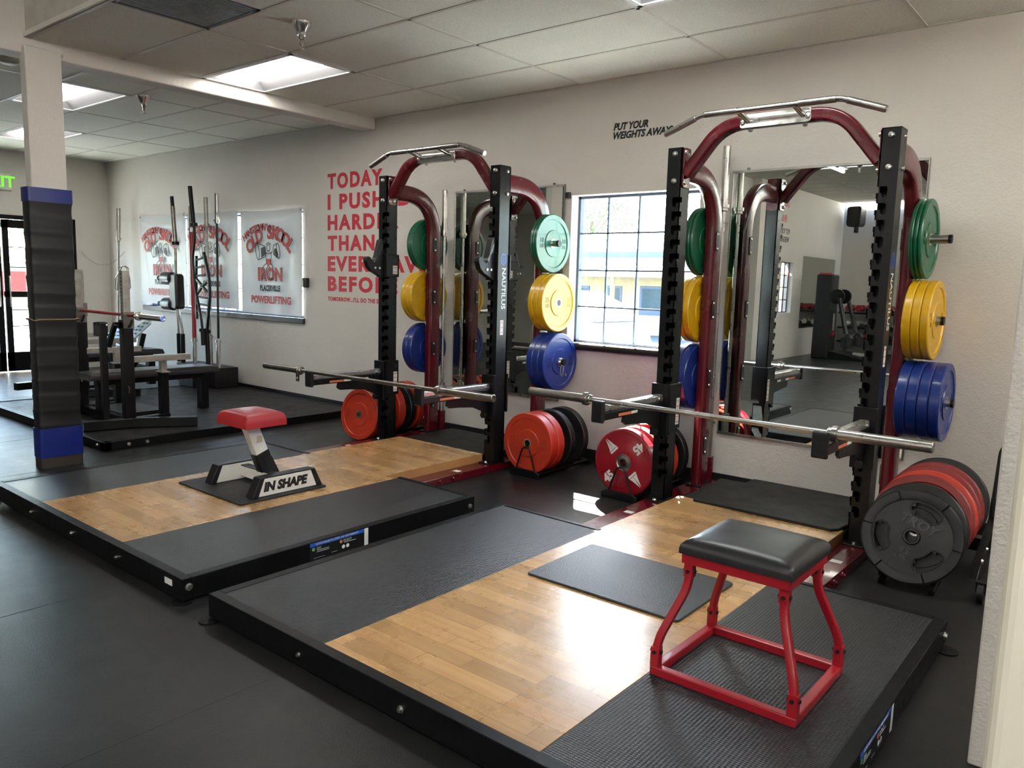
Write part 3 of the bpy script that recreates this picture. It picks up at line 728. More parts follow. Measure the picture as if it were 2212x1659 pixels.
for ang in (135, 315):
    mt = Matrix.Rotation(radians(ang - 90), 4, 'Z') @ T((0, .095, h - .0015)) @ Matrix.Scale(1.18, 4)
    k = MB(); k.prism([(-.030, 0), (.030, 0), (.030, .012), (-.030, .012)], 0, .0007, 'xy', mt); k.prism([(-.030, .015), (-.022, .03), (-.004, .088), (-.001, .03), (-.001, .015)], 0, .0007, 'xy', mt); k.prism([(.001, .015), (.001, .03), (.004, .088), (.022, .03), (.030, .015)], 0, .0007, 'xy', mt)
    k.build('arrow_mark', 'white_ink', r)
KIND['comp'] = r
# grip plate with three hand holes, raised rim and lettering
def grip_plate():
    r = empty('grip_plate'); tag(r, 'x', 'weight plate'); R = .225; h = .021
    import bmesh
    bm = bmesh.new(); N = 96
    # web disc with a centre bore and three long curved hand holes: polar grid with cells removed
    rs = [.03, .05, .08, .105, .125, .145, .165, .178]
    def inhole(rr, a):
        for c_ in (87, 207, 327):
            d = (math.degrees(a) - c_ + 180) % 360 - 180
            if .105 <= rr <= .165 and abs(d) < (29 if .12 < rr < .15 else 22): return True
        return False
    m_ = MB()
    for i in range(N):
        a0, a1 = 2 * pi * i / N, 2 * pi * (i + 1) / N; am = (a0 + a1) / 2
        for j in range(len(rs) - 1):
            rm = (rs[j] + rs[j + 1]) / 2
            if inhole(rm, am): continue
            q = [(rs[j], a0), (rs[j + 1], a0), (rs[j + 1], a1), (rs[j], a1)]
            for z, rev in ((h - .008, 0), (-h + .008, 1)):
                v = [(rr * cos(a), rr * sin(a), z) for rr, a in q]
                m_.add(v, [(0, 1, 2, 3) if not rev else (3, 2, 1, 0)], True)
            # hole side walls
            for (jj, aa, e) in (((j - 1), am, (0, 3)), ((j + 1), am, (2, 1))):
                if 0 <= jj < len(rs) - 1 and inhole((rs[jj] + rs[jj + 1]) / 2, aa):
                    a, b_ = q[e[0]], q[e[1]]
                    m_.add([(a[0] * cos(a[1]), a[0] * sin(a[1]), h - .008), (b_[0] * cos(b_[1]), b_[0] * sin(b_[1]), h - .008), (b_[0] * cos(b_[1]), b_[0] * sin(b_[1]), -h + .008), (a[0] * cos(a[1]), a[0] * sin(a[1]), -h + .008)], [(0, 1, 2, 3)])
            for da, e in ((-2 * pi / N, (0, 1)), (2 * pi / N, (3, 2))):
                if inhole(rm, am + da):
                    a, b_ = q[e[0]], q[e[1]]
                    m_.add([(a[0] * cos(a[1]), a[0] * sin(a[1]), h - .008), (b_[0] * cos(b_[1]), b_[0] * sin(b_[1]), h - .008), (b_[0] * cos(b_[1]), b_[0] * sin(b_[1]), -h + .008), (a[0] * cos(a[1]), a[0] * sin(a[1]), -h + .008)], [(0, 1, 2, 3)])
    m_.build('web', 'plate_black', r)
    MB().lathe([(.0255, -h), (.036, -h), (.040, -h + .008), (.040, h - .006), (.036, h + .001), (.0285, h + .001), (.0255, h - .003), (.0255, -h)], 40).build('hub', 'plate_black', r)
    # rim in six slightly separated rubber segments
    m_ = MB(); gap = radians(1.0)
    prof = [(.176, -h + .002), (.182, -h), (.218, -h), (R, -h + .008), (R, h - .008), (.218, h), (.182, h), (.176, h - .003)]
    for s_ in range(6):
        a0 = radians(10 + 60 * s_) + gap; a1 = radians(70 + 60 * s_) - gap; n_ = 14; k = len(prof); vs = []
        for i in range(n_ + 1):
            a = a0 + (a1 - a0) * i / n_
            for rr, z in prof: vs.append((rr * cos(a), rr * sin(a), z))
        fs = [(i * k + j, (i + 1) * k + j, (i + 1) * k + (j + 1) % k, i * k + (j + 1) % k) for i in range(n_) for j in range(k)]
        fs += [tuple(range(k)), tuple(range(n_ * k, n_ * k + k))[::-1]]
        m_.add(vs, fs, True)
    m_.build('rim', 'black_rubber', r)
    for c_ in (87, 207, 327):
        pts = []
        for d, rr in [(d_, .168) for d_ in range(-22, 23, 4)] + [(28, .155), (30, .135), (28, .115)] + [(d_, .102) for d_ in range(22, -23, -4)] + [(-28, .115), (-30, .135), (-28, .155)]:
            a = radians(c_ + d); pts.append((rr * cos(a), rr * sin(a), h - .007))
        MB().tube(pts, .004, 6, closed=True).build('grip_lip', 'black_rubber', r)
    ps = [(textmesh('TROY', .062, .005, .0022, 'CENTER', 1.1, None, .2), T((0, .048, h - .0075))), (textmesh('45', .05, .004, .0018, 'CENTER'), T((0, -.088, h - .0075))), (textmesh('LBS', .036, .004, .001, 'CENTER'), T((0, -.120, h - .0075)))]
    joinmesh('lettering', ps, 'black_vinyl', r)
    MB().box(-.08, .07, .034, .040, h - .008, h - .0035).build('underline', 'black_rubber', r)
    return r
KIND['grip'] = grip_plate()
used = set()
NX, PX_, NY = (pi / 2, 0, -pi / 2), (pi / 2, 0, pi / 2), (pi / 2, 0, 0)
def place(kind, loc, rot, label, group):
    if kind in used: o = dup(KIND[kind], loc, rot, label, group)
    else:
        used.add(kind); o = KIND[kind]; o.location = loc; o.rotation_euler = rot; o['label'] = label; o['group'] = group
    return o
ORD = {1: [''], 2: ['inner', 'outer'], 3: ['innermost', 'middle', 'outermost'], 4: ['innermost', 'second', 'third', 'outermost']}
LV = {'green': 'top', 'yellow': 'middle', 'blue': 'lowest'}
TH = {'green': .021, 'yellow': .045, 'blue': .056, 'orange': .078, 'black': .06, 'dred': .075, 'comp': .08, 'grip': .042}
def peg_stack(xs, sgn, z, kind, n_, rackname, side):
    x = xs
    for i in range(n_):
        t = TH[kind]; x += sgn * (t / 2)
        lab = '%s of the %s plates on the %s %s peg of the %s rack' % (ORD[n_][i], kind, LV[kind], side, rackname)
        place(kind, (x, 4.95, z), PX_ if sgn > 0 else NX, lab, 'coloured bumper plates on the rack pegs')
        x += sgn * (t / 2 + .0015)
    return x

# ================================================================== racks
TUBE = rrect(.135, .075, .026)
def upright(parent, lx, inner, jc):
    """notched square post. inner=+1 when the notched corner faces +X"""
    W, D, Z0, Z1, th = .094, .115, .062, 2.242, .006
    u = MB(); hw = W / 2
    # front wall outline (x measured from the inner edge), with hook-shaped notches
    pts = [(0, Z1)]
    z = 1.950
    fy = [(0, Z1)]
    while z > .20:
        pts += [(0, z), (.040, z), (.047, z - .003), (.051, z - .010), (.051, z - .047), (.045, z - .056), (.036, z - .060), (.029, z - .056), (.024, z - .047), (.024, z - .034), (-.004, z - .034), (-.004, z - .060), (0, z - .060)]
        fy += [(0, z), (.030, z), (.030, z - .033), (0, z - .033)]
        z -= .0846
    pts += [(0, Z0), (W, Z0), (W, Z1)]
    fy += [(0, Z0), (D, Z0), (D, Z1)]
    s_ = -inner
    P = [(lx + inner * hw + s_ * a, b_) for a, b_ in pts]
    Q = [(-D / 2 + a, b_) for a, b_ in fy]
    u.prism(P, -D / 2, -D / 2 + th, 'xz')
    xi = lx + inner * hw
    u.prism(Q, xi, xi - inner * th, 'yz')
    xo = lx - inner * hw
    u.box(min(xo, xo + inner * th), max(xo, xo + inner * th), -D / 2 + th, D / 2, Z0, Z1)
    u.box(lx - hw, lx + hw, D / 2 - th, D / 2, Z0, Z1)
    u.box(lx - hw, lx + hw, -D / 2, D / 2, Z1 - .004, Z1)
    o = u.build('upright', 'black_steel', parent)
    # floor plate with bolt
    p = MB().box(lx - .055, lx + .055, -.115, .075, .052, .062); pl = p.build('foot_plate', 'black_steel', o, bevel=.006)
    MB().lathe([(0, .062), (.014, .062), (.012, .072), (0, .074)], 12, mat=T((lx, -.09, 0))).build('bolt', 'bolt_zinc', o)
    for z in (2.205, 2.045):
        MB().lathe([(0, 0), (.017, 0), (.014, .006), (.013, .011), (0, .014)], 16, mat=T((lx, -D / 2, z)) @ Matrix.Rotation(pi / 2, 4, 'X')).build('bolt', 'bolt_zinc', o)
        MB().lathe([(0, 0), (.014, 0), (.012, .009), (0, .012)], 16, mat=T((lx + hw, .02, z)) @ Matrix.Rotation(pi / 2, 4, 'Y')).build('bolt', 'bolt_zinc', o)
    return o
def warn_label(parent, x, y0, z0, z1, w_=.042, name='warning_label', sgn=1):
    """white sticker with orange lines on a side face"""
    a, b_ = (x, x + .001 * sgn); o = MB().box(min(a, b_), max(a, b_), y0, y0 + w_, z0, z1).build(name, 'label_white', parent)
    g = MB(); n_ = max(2, int((z1 - z0) / .032)); x2 = x + .0015 * sgn
    for i in range(n_):
        z = z0 + (z1 - z0) * (i + .5) / n_; g.box(min(b_, x2), max(b_, x2), y0 + .004, y0 + w_ - .004, z - .003, z + .003)
    g.build('warning_lines', 'label_orange', o); return o
def rack(cx, nm, jhooks, arm_top, pegs):
    UY = 4.42; t = empty('half_rack', (cx, UY, 0))
    tag(t, '%s half rack with black notched posts and dark red arched tubes' % nm, 'squat rack', 'half racks against the wall')
    HS = .607
    for s_ in (-1, 1):
        x = s_ * HS
        r = MB().prism(rrect(.138, 1.66, .004), .0, .052, 'xy', T((x, 4.31 - UY, 0))).build('base_rail', 'maroon_steel', t, bevel=.003)
        for y in (3.64, 3.77, 3.90):
            MB().lathe([(0, 0), (.016, 0), (.016, .007), (.010, .009), (.009, .02), (0, .021)], 12, mat=T((x + .069 * 1, y - UY, .028)) @ Matrix.Rotation(pi / 2, 4, 'Y')).build('bolt', 'maroon_steel', r)
        MB().box(x - .02, x + .035, 3.985 - UY, 4.03 - UY, .052, .0528).build('sticker', 'label_white', r)
        up = upright(t, x, -s_, jhooks)
        # red flange on the inner face carrying the arch
        xi = x - s_ * .047
        MB().prism(rrect(.085, .235, .014), xi, xi - s_ * .009, 'yz', T((0, .0, 2.125))).build('arch_flange', 'maroon_steel', t, bevel=.002)
        MB().prism(rrect(.088, .235, .014), .058, .066, 'xz', T((x, 0, 2.125))).build('rear_flange', 'maroon_steel', t, bevel=.002)
        for z in (2.215, 2.035):
            MB().lathe([(0, 0), (.014, 0), (.012, .01), (0, .013)], 12, mat=T((xi - s_ * .009, -.028, z)) @ Matrix.Rotation(-s_ * pi / 2, 4, 'Y')).build('bolt', 'bolt_zinc', t)
        # rear column : arm bending down to the floor rail
        path = smoothpath([(x, .066, 2.125), (x, .53, 2.125), (x, .53, .055)], [.34], 14)
        col = MB().sweep(path, [(a, b_) for a, b_ in TUBE], up=(1, 0, 0)).build('rear_column', 'maroon_steel', t)
        MB().prism(rrect(.11, .2, .02), .050, .060, 'xy', T((x, .53, 0))).build('foot_plate', 'black_steel', col)
        for z in (1.715, 1.26, .80, .335):
            ov = MB().prism(rrect(.040, .13, .0195, 6), x - s_ * .0375, x - s_ * .043, 'yz', T((0, .53 - .02, z))).build('peg_cover', 'black_steel', col)
            for dz in (-.047, .047): MB().lathe([(0, 0), (.009, 0), (.007, .006), (0, .007)], 10, mat=T((x - s_ * .043, .51, z + dz)) @ Matrix.Rotation(-s_ * pi / 2, 4, 'Y')).build('bolt', 'bolt_zinc', ov)
        MB().box(min(x + s_ * .0375, x + s_ * .0385), max(x + s_ * .0375, x + s_ * .0385), .50, .52, .18, .30).build('serial_label', 'label_white', col)
        for z, pl in zip((1.715, 1.26, .80), pegs):
            p = MB().cyl((x + s_ * .0375, .53, z), (x + s_ * (pl - .017), .53, z), .0245, 24).build('weight_peg', 'satin_steel', col)
            MB().cyl((x + s_ * (pl - .017), .53, z), (x + s_ * pl, .53, z), .0247, 24).build('end_cap', 'black_plastic', p)
    # arch
    path = smoothpath([(-.552, 0, 2.085), (-.335, 0, 2.355), (.335, 0, 2.355), (.552, 0, 2.085)], [.13, .13], 10)
    MB().sweep(path, rrect(.07, .085, .014), up=(0, 1, 0)).build('arch', 'maroon_steel', t)
    # pull-up bar with chrome plate and stubs
    yb = 4.235 - UY
    pb = MB().tube(smoothpath([(-.612, yb, 2.298), (-.385, yb, 2.385), (.385, yb, 2.385), (.612, yb, 2.305)], .03, 4), .0155, 16).build('pull_up_bar', 'chrome', t)
    for a, b_ in ((-.61, -.42), (-.36, -.17), (.17, .36), (.42, .605)):
        za = 2.385 if abs(a) < .4 and abs(b_) < .4 else None
        if za: MB().cyl((a, yb, za), (b_, yb, za), .0185, 16).build('grip', 'satin_steel', pb)
        else:
            zz = lambda x: 2.385 - (abs(x) - .385) * (.087 if x < 0 else .08) / .227
            MB().cyl((a, yb, zz(a)), (b_, yb, zz(b_)), .0185, 16).build('grip', 'satin_steel', pb)
    MB().prism(rrect(.40, .075, .015), -.0505, -.0425, 'xz', T((-.01, 0, 2.352))).build('bar_plate', 'chrome', t, bevel=.002)
    for x in (-.165, .145):
        MB().cyl((x, -.05, 2.355), (x, yb, 2.383), .016, 14).build('bar_stub', 'chrome', t)
        MB().lathe([(0, 0), (.016, 0), (.012, .01), (0, .012)], 12, mat=T((x + (.03 if x > 0 else -.03), -.0505, 2.345)) @ Matrix.Rotation(pi / 2, 4, 'X')).build('bolt', 'bolt_zinc', t)
        MB().lathe([(0, 0), (.016, 0), (.012, .01), (0, .012)], 12, mat=T((x, 0, 2.312)) @ Matrix.Rotation(pi, 4, 'X')).build('bolt', 'bolt_zinc', t)
    # lettering on the outer face of the right post
    xr = HS + .0475
    LR = Matrix.Rotation(-pi / 2, 4, 'X')
    mt = T((xr, .0, 1.50)) @ Matrix.Rotation(-pi / 2, 4, 'X') @ FACE_PX
    mt = T((xr, .018 - .03, 1.51)) @ (Matrix.Rotation(-pi / 2, 4, 'X')) @ Matrix.Rotation(pi / 2, 4, 'Z') @ Matrix.Rotation(pi / 2, 4, 'X')
    textpart('brand_lettering', 'NAUTILUS', .062, 'label_white', t, mt, extrude=.0003, width=.30, offset=.001)
    k = MB(); k.lathe([(.026, 0), (.034, 0), (.034, .0006), (.026, .0006), (.026, 0)], 32, mat=T((xr, .0, 1.575)) @ Matrix.Rotation(pi / 2, 4, 'Y') @ Matrix.Scale(1.25, 4, (1, 0, 0)))
    k.lathe([(.010, 0), (.017, 0), (.017, .0006), (.010, .0006), (.010, 0)], 24, mat=T((xr, .004, 1.57)) @ Matrix.Rotation(pi / 2, 4, 'Y'))
    k.build('brand_emblem', 'blue_label', t)
    warn_label(t, xr - .0005, -.02, 1.02, 1.13, .035)
    # bar holder socket
    MB().lathe([(0, .052), (.036, .052), (.036, .225), (.029, .225), (.029, .07), (0, .07)], 24, mat=T((-HS + .0, 5.085 - UY, 0))).build('bar_socket', 'maroon_steel', t)
    # spotter arms
    for s_ in (-1, 1):
        x = s_ * HS
        sa = empty('spotter_arm'); sa.parent = t; sa.location = (x, 0, arm_top)
        k = MB(); hx = .060; zt, zb = .065, -.265
        k.prism([(-.085, zt), (.078, zt), (.078, zb + .04), (-.02, zb + .04), (-.085, zb)], -s_ * hx, -s_ * (hx - .008), 'yz')
        k.box(-hx, hx, -.092, -.066, zb, zt); k.box(-hx, hx, .062, .078, zb + .04, zt)
        k.build('bracket', 'black_steel', sa, bevel=.004)
        a = MB(); a.box(-.030, .030, -.79, -.09, -.085, -.040); a.build('beam', 'black_steel', sa, bevel=.004)
        a = MB(); a.box(-.026, .026, -.775, -.09, -.040, 0); a.build('top_rail', 'silver_rail', sa, bevel=.008)
        a = MB(); a.prism([(-.09, -.085), (-.52, -.085), (-.53, -.125), (-.50, -.145), (-.40, -.150), (-.25, -.165), (-.16, -.20), (-.09, -.245)], -.008, .008, 'yz'); a.build('gusset', 'black_steel', sa, bevel=.002)
        a = MB(); a.prism(rrect(.032, .125, .012), -.036, .036, 'yz', T((0, -.79, -.035))); a.build('end_stop', 'black_plastic', sa, bevel=.005)
        g = MB(); sx = .0305
        g.box(sx, sx + .0008, -.62, -.42, -.076, -.060); g.build('arm_sticker', 'label_orange', sa)
        for y in (-.48, -.30): MB().box(sx, sx + .001, y, y + .07, -.076, -.060).build('arm_sticker', 'label_white', sa)
        if s_ < 0: warn_label(sa, hx, .018, -.20, -.03)
        if s_ < 0: MB().lathe([(0, 0), (.016, 0), (.016, .0006), (0, .0006)], 20, mat=T((hx, .045, .02)) @ Matrix.Rotation(pi / 2, 4, 'Y')).build('pin_hole', 'black_ink', sa)
        kn = MB().lathe([(0, 0), (.010, 0), (.010, .03), (.022, .034), (.022, .05), (0, .052)], 16, mat=T((0, -.092, -.235)) @ Matrix.Rotation(pi / 2, 4, 'X')).build('pin_knob', 'black_plastic', sa)
        MB().lathe([(0, 0), (.008, 0), (.006, .005), (0, .006)], 10, mat=T((.026, -.14, -.022)) @ Matrix.Rotation(pi / 2, 4, 'Y')).build('bolt', 'bolt_zinc', sa)
    if jhooks:
        for s_ in (-1, 1):
            x = s_ * HS; j = empty('bar_hook'); j.parent = t; j.location = (x, 0, 1.52)
            k = MB(); k.box(-.058, .058, -.075, -.060, -.10, .095).box(*sorted((-s_ * .058, -s_ * .050)), -.075, .075, -.095, .09).box(-.058, .058, .060, .075, -.095, .09); k.build('bracket', 'black_steel', j, bevel=.004)
            k = MB(); k.prism([(-.07, .205), (-.085, .212), (-.105, .20), (-.150, .035), (-.165, .020), (-.180, .030), (-.205, .060), (-.225, .066), (-.243, .055), (-.245, .030), (-.225, -.02), (-.19, -.05), (-.07, -.105)], -.024, .024, 'yz'); k.build('hook', 'black_plastic', j, bevel=.004)
            MB().prism([(-.078, .165), (-.100, .150), (-.152, .040), (-.135, .030), (-.085, .14)], -.026, .026, 'yz').build('hook_liner', 'black_vinyl', j)
            for y, z in ((-.155, -.025), (-.110, -.025)): MB().lathe([(0, 0), (.011, 0), (.009, .006), (0, .007)], 12, mat=T((.024, y, z)) @ Matrix.Rotation(pi / 2, 4, 'Y')).build('bolt', 'bolt_zinc', j)
            if s_ < 0:
                MB().lathe([(0, 0), (.016, 0), (.016, .0006), (0, .0006)], 20, mat=T((.058, .03, .045)) @ Matrix.Rotation(pi / 2, 4, 'Y')).build('pin_hole', 'black_ink', j)
                warn_label(j, .058, .005, -.07, .0, .05)
    return t
rack(-1.735, 'nearer', False, .742, (.212, .214, .302))
rack(-4.380, 'farther', True, .662, (.165, .178, .250))
for cx, nm, spec in ((-1.735, 'nearer', {('L', 'green'): 3, ('L', 'yellow'): 2, ('L', 'blue'): 2, ('R', 'green'): 3, ('R', 'yellow'): 3, ('R', 'blue'): 4}),
                     (-4.380, 'farther', {('L', 'green'): 3, ('L', 'yellow'): 3, ('L', 'blue'): 2, ('R', 'green'): 3, ('R', 'yellow'): 3, ('R', 'blue'): 3})):
    for (sd_, kind), n_ in spec.items():
        sg = 1 if sd_ == 'R' else -1
        xe = peg_stack(cx + sg * (.607 + .040), sg, {'green': 1.715, 'yellow': 1.26, 'blue': .80}[kind], kind, n_, nm, 'right' if sg > 0 else 'left')
        if (nm, sd_, kind) == ('farther', 'R', 'blue'):
            k = MB(); x0 = xe + .004
            for i in range(3): k.tube([(x0 + i * .006, 4.95 + .029 * cos(a), .80 + .029 * sin(a)) for a in [2 * pi * q / 18 for q in range(18)]], .003, 6, closed=True)
            k.tube([(x0, 4.95, .771), (x0 + .01, 4.93, .71), (x0 + .03, 4.93, .69), (x0 + .06, 4.94, .70), (x0 + .055, 4.94, .715), (x0 + .02, 4.95, .70), (x0 + .012, 4.97, .771)], .0035, 6)
            tag(k.build('spring_collar', 'chrome', None), 'steel spring collar on the right blue-plate peg of the farther rack', 'spring collar')
# ================================================================== barbells
def barbell(p0, p1, shaft, label, group, mats=('satin_steel', 'satin_steel'), r=.014, sr=.025, sleeve=None, collar_r=.037, knurl=True, ctr=None):
    p0, p1 = Vector(p0), Vector(p1); L = (p1 - p0).length; d = (p1 - p0) / L
    mid = (p0 + p1) / 2 if ctr is None else p0 + d * ctr
    t = empty('barbell', mid, d.to_track_quat('Z', 'Y').to_euler()); tag(t, label, 'barbell', group)
    a0 = -(mid - p0).length; a1 = (p1 - mid).length; s2 = shaft / 2; c0 = (a0 + a1) / 2
    MB().cyl((0, 0, c0 - s2 - .01), (0, 0, c0 + s2 + .01), r, 18).build('shaft', mats[1], t)
    for s_, e in ((-1, a0), (1, a1)):
        z0 = c0 + s_ * s2
        MB().lathe([(r * 1.02, 0), (.024, 0), (.028, .004), (.028, .02), (collar_r, .022), (collar_r, .045), (sr, .046), (r * 1.02, .046)], 28, mat=T((0, 0, z0)) @ (Matrix.Identity(4) if s_ > 0 else Matrix.Rotation(pi, 4, 'X'))).build('collar', mats[0], t)
        zi, ze = z0 + s_ * .045, e
        LL = abs(ze - zi)
        MB().lathe([(0, 0), (sr, 0), (sr, LL - .003), (sr - .003, LL), (sr - .006, LL), (sr - .007, LL - .012), (0, LL - .012)], 28, mat=T((0, 0, zi)) @ (Matrix.Identity(4) if s_ > 0 else Matrix.Rotation(pi, 4, 'X'))).build('sleeve', mats[0], t)
    if knurl:
        for a, b_ in ((-.52, -.27), (.27, .52), (-.06, .06)):
            MB().cyl((0, 0, c0 + a * shaft / 1.1), (0, 0, c0 + b_ * shaft / 1.1), r + .0006, 18).build('knurling', 'silver_rail' if mats[1] == 'satin_steel' else 'worn_steel', t)
    return t
BG = 'barbells resting on spotter arms'
barbell((-2.885, 3.705, .758), (-.678, 3.705, .754), 1.32, 'bright steel barbell resting on the spotter arms of the nearer rack', BG)
barbell((-5.60, 3.64, .679), (-3.118, 3.64, .690), 1.47, 'darker worn steel barbell resting on the spotter arms of the farther rack', BG, ('worn_steel', 'worn_steel'), .015)
barbell((-2.342, 5.085, .075), (-2.342, 5.085, 2.36), 1.42, 'upright steel barbell standing in the socket behind the nearer rack', 'barbells standing behind the racks', r=.014)
barbell((-4.987, 5.085, .075), (-4.987, 5.085, 2.205), 1.32, 'upright steel barbell standing in the socket behind the farther rack', 'barbells standing behind the racks', r=.014)

# ================================================================== floor plate racks
def plate_rack(x, y0, y1, label, slots):
    t = empty('plate_rack', (x, (y0 + y1) / 2, 0)); tag(t, label, 'plate rack', 'black wire plate racks on the floor'); hl = (y1 - y0) / 2
    b_ = MB(); b_.prism([(-.135, .0), (.135, .0), (.135, .035), (.10, .055), (-.10, .055), (-.135, .035)], -hl, -hl + .022, 'xz')
    b_.box(.085, .115, -hl + .02, hl, .018, .040).box(-.115, -.085, -hl + .02, hl, .018, .040).box(-.125, .125, hl - .05, hl, 0, .04)
    b_.build('base', 'black_steel', t, bevel=.004)
    for y in slots:
        yy = y - (y0 + y1) / 2
        p = smoothpath([(-.09, yy - .0, .035), (-.03, yy, .215), (.03, yy, .215), (.09, yy, .035)], [.03, .03], 5)
        MB().tube(p, .006, 8).build('wire_divider', 'black_steel', t)
    return t
plate_rack(-3.45, 4.385, 5.09, 'wire plate rack on the floor between the two half racks', (4.400, 4.622, 4.79, 4.98))
PG = 'plates standing in floor racks'
for kind, y, lab in (('orange', 4.452, 'red-orange plate standing foremost in the floor rack between the half racks'), ('orange', 4.537, 'second red-orange plate in the floor rack between the half racks'),
                     ('black', 4.685, 'first black plate behind the two red-orange ones, between the half racks'), ('black', 4.855, 'rearmost black plate between the half racks, nearest the wall')):
    place(kind, (-3.45, y, .245), NY, lab, PG)
plate_rack(-2.62, 4.345, 5.05, 'wire plate rack on the floor left of the nearer half rack', (4.362, 4.62, 4.78, 4.98))
for kind, y, lab in (('comp', 4.43, 'bright red plate with white 45 numerals beside the left post of the nearer rack'), ('dred', 4.545, 'dark red plate right behind the plate with white 45 numerals'),
                     ('orange', 4.70, 'orange plate seen right of the left post of the nearer rack'), ('black', 4.86, 'black plate behind the orange one, left column of the nearer rack')):
    place(kind, (-2.62, y, .245), NY, lab, PG)
plate_rack(-5.34, 4.47, 5.10, 'wire plate rack on the floor at the left of the farther half rack', (4.482, 4.655, 4.79, 5.01))
place('orange', (-5.29, 4.40, .224), (pi / 2 - .12, 0, .08), 'orange-red plate leaning at the left foot of the farther rack', PG)
for kind, y, lab in (('orange', 4.585, 'orange plate hidden mostly by the left post of the farther rack'), ('orange', 4.72, 'orange plate just right of the left post of the farther rack'),
                     ('black', 4.85, 'black plate between orange ones left of the farther rack column'), ('orange', 4.955, 'rearmost orange plate beside the left red column of the farther rack')):
    place(kind, (-5.33, y, .245), NY, lab, PG)
# wheeled rack at the right with a heap of leaning plates
t = empty('plate_cart', (-.79, 4.3, 0)); tag(t, 'black wheeled plate rack at the right, against the wall end', 'plate cart')
f = MB()
for x in (-.11, .11): f.sweep([(x, -.32, .015), (x, -.26, .033), (x, .27, .118), (x, .50, .118)], rrect(.03, .03, .004, 1), up=(1, 0, 0), smooth=False)
f.box(-.22, .26, .42, .50, .05, .12); f.build('base', 'black_steel', t, bevel=.004)
f = MB(); f.prism([(-.10, .06), (.0, .03), (.48, .20), (.48, .36), (.38, .36), (.36, .26), (-.02, .12)], .225, .262, 'yz'); f.build('side_plate', 'black_steel', t, bevel=.003)
f = MB(); f.tube(smoothpath([(.24, .40, .30), (.24, .50, .62), (.36, .52, .66)], .05), .018, 10); f.build('handle', 'black_plastic', t)
for y, z in ((-.02, .13), (.10, .16)): MB().lathe([(0, 0), (.013, 0), (.010, .008), (0, .009)], 12, mat=T((.262, y, z)) @ Matrix.Rotation(pi / 2, 4, 'Y')).build('bolt', 'bolt_zinc', t)
for x, y in ((.30, -.24), (-.13, -.20), (.26, .52), (-.22, .52)):
    w_ = MB().lathe([(0, -.016), (.030, -.016), (.048, -.012), (.048, .012), (.030, .016), (0, .016)], 24, mat=T((x, y, .048)) @ Matrix.Rotation(pi / 2, 4, 'Y')).build('wheel', 'black_rubber', t)
    MB().prism([(-.02, .10), (.02, .10), (.012, .045), (-.012, .045)], -.022, .022, 'yz', T((x, y, 0))).build('wheel_fork', 'black_steel', w_)
lean = pi / 2 - .33
place('grip', (-.795, 4.04, .250), (pi / 2 - .33, radians(18), radians(-2)), 'large black TROY grip plate with three hand holes, foremost at the right', 'plates leaning in the wheeled rack')
place('black', (-.79, 4.105, .272), (lean, 0, 0), 'black plate directly behind the TROY grip plate in the wheeled rack', 'plates leaning in the wheeled rack')
yy = 4.188
for i, (kind, dz) in enumerate((('dred', .300), ('orange', .307), ('dred', .314), ('dred', .321))):
    place(kind, (-.785, yy + i * .086, dz), (lean, 0, 0), '%s red plate behind the TROY grip plate in the wheeled rack' % ['first', 'second', 'third', 'fourth'][i], 'plates leaning in the wheeled rack')
place('black', (-.775, yy + 4 * .086 - .003, .333), (lean, 0, 0), 'rearmost black plate in the wheeled rack, closest to the wall', 'plates leaning in the wheeled rack')

# ================================================================== red plyo stool
t = empty('plyo_box_stool', (-.951, 2.474, PH - .0015)); tag(t, 'red steel plyometric stool with a black padded top on the nearer platform', 'stool')
hb = (.2475, .232); ht = (.168, .158); zt = .392; r_ = .0155
base = MB()
bx, by = hb
for a in ((-bx, bx, -by, -by + .031), (-bx, bx, by - .031, by), (-bx, -bx + .031, -by + .031, by - .031), (bx - .031, bx, -by + .031, by - .031)): base.box(*a, .0, .031)
base.build('base_frame', 'red_steel', t, bevel=.004)
sf = MB(); tx, ty = .182, .172
for a in ((-tx, tx, -ty, -ty + .004), (-tx, tx, ty - .004, ty), (-tx, -tx + .004, -ty, ty), (tx - .004, tx, -ty, ty)): sf.box(*a, zt, zt + .035)
sf.box(-tx, tx, -ty, ty, zt + .031, zt + .035); sf.build('seat_frame', 'red_steel', t, bevel=.002)
for sx in (-1, 1):
    for sy in (-1, 1):
        bxp, byp = sx * (bx - .0155), sy * (by - .0155); txp, typ = sx * (tx - .022), sy * (ty - .022)
        p = smoothpath([(bxp, byp, .031), (bxp, byp, .115), (txp, typ, .315), (txp, typ, zt)], [.045, .045], 5)
        lg = MB().sweep(p, rrect(.026, .026, .005, 2), up=(sy * .7, -sx * .7, 0) if False else (0, 1, 0)).build('leg', 'red_steel', t)
        MB().prism(rrect(.0315, .0315, .004, 2), .031, .100, 'xy', T((bxp, byp, 0))).build('lower_socket', 'red_steel', lg)
        MB().prism(rrect(.0315, .0315, .004, 2), .345, zt, 'xy', T((txp, typ, 0))).build('upper_socket', 'red_steel', lg)
        for (x, y, z) in ((bxp, byp, .082), (txp, typ, .365)):
            MB().cyl((x - .021, y, z), (x + .021, y, z), .0065, 10).build('bolt', 'black_plastic', lg)
            MB().cyl((x, y - .021, z), (x, y, z), .0065, 10).build('bolt', 'black_plastic', lg)
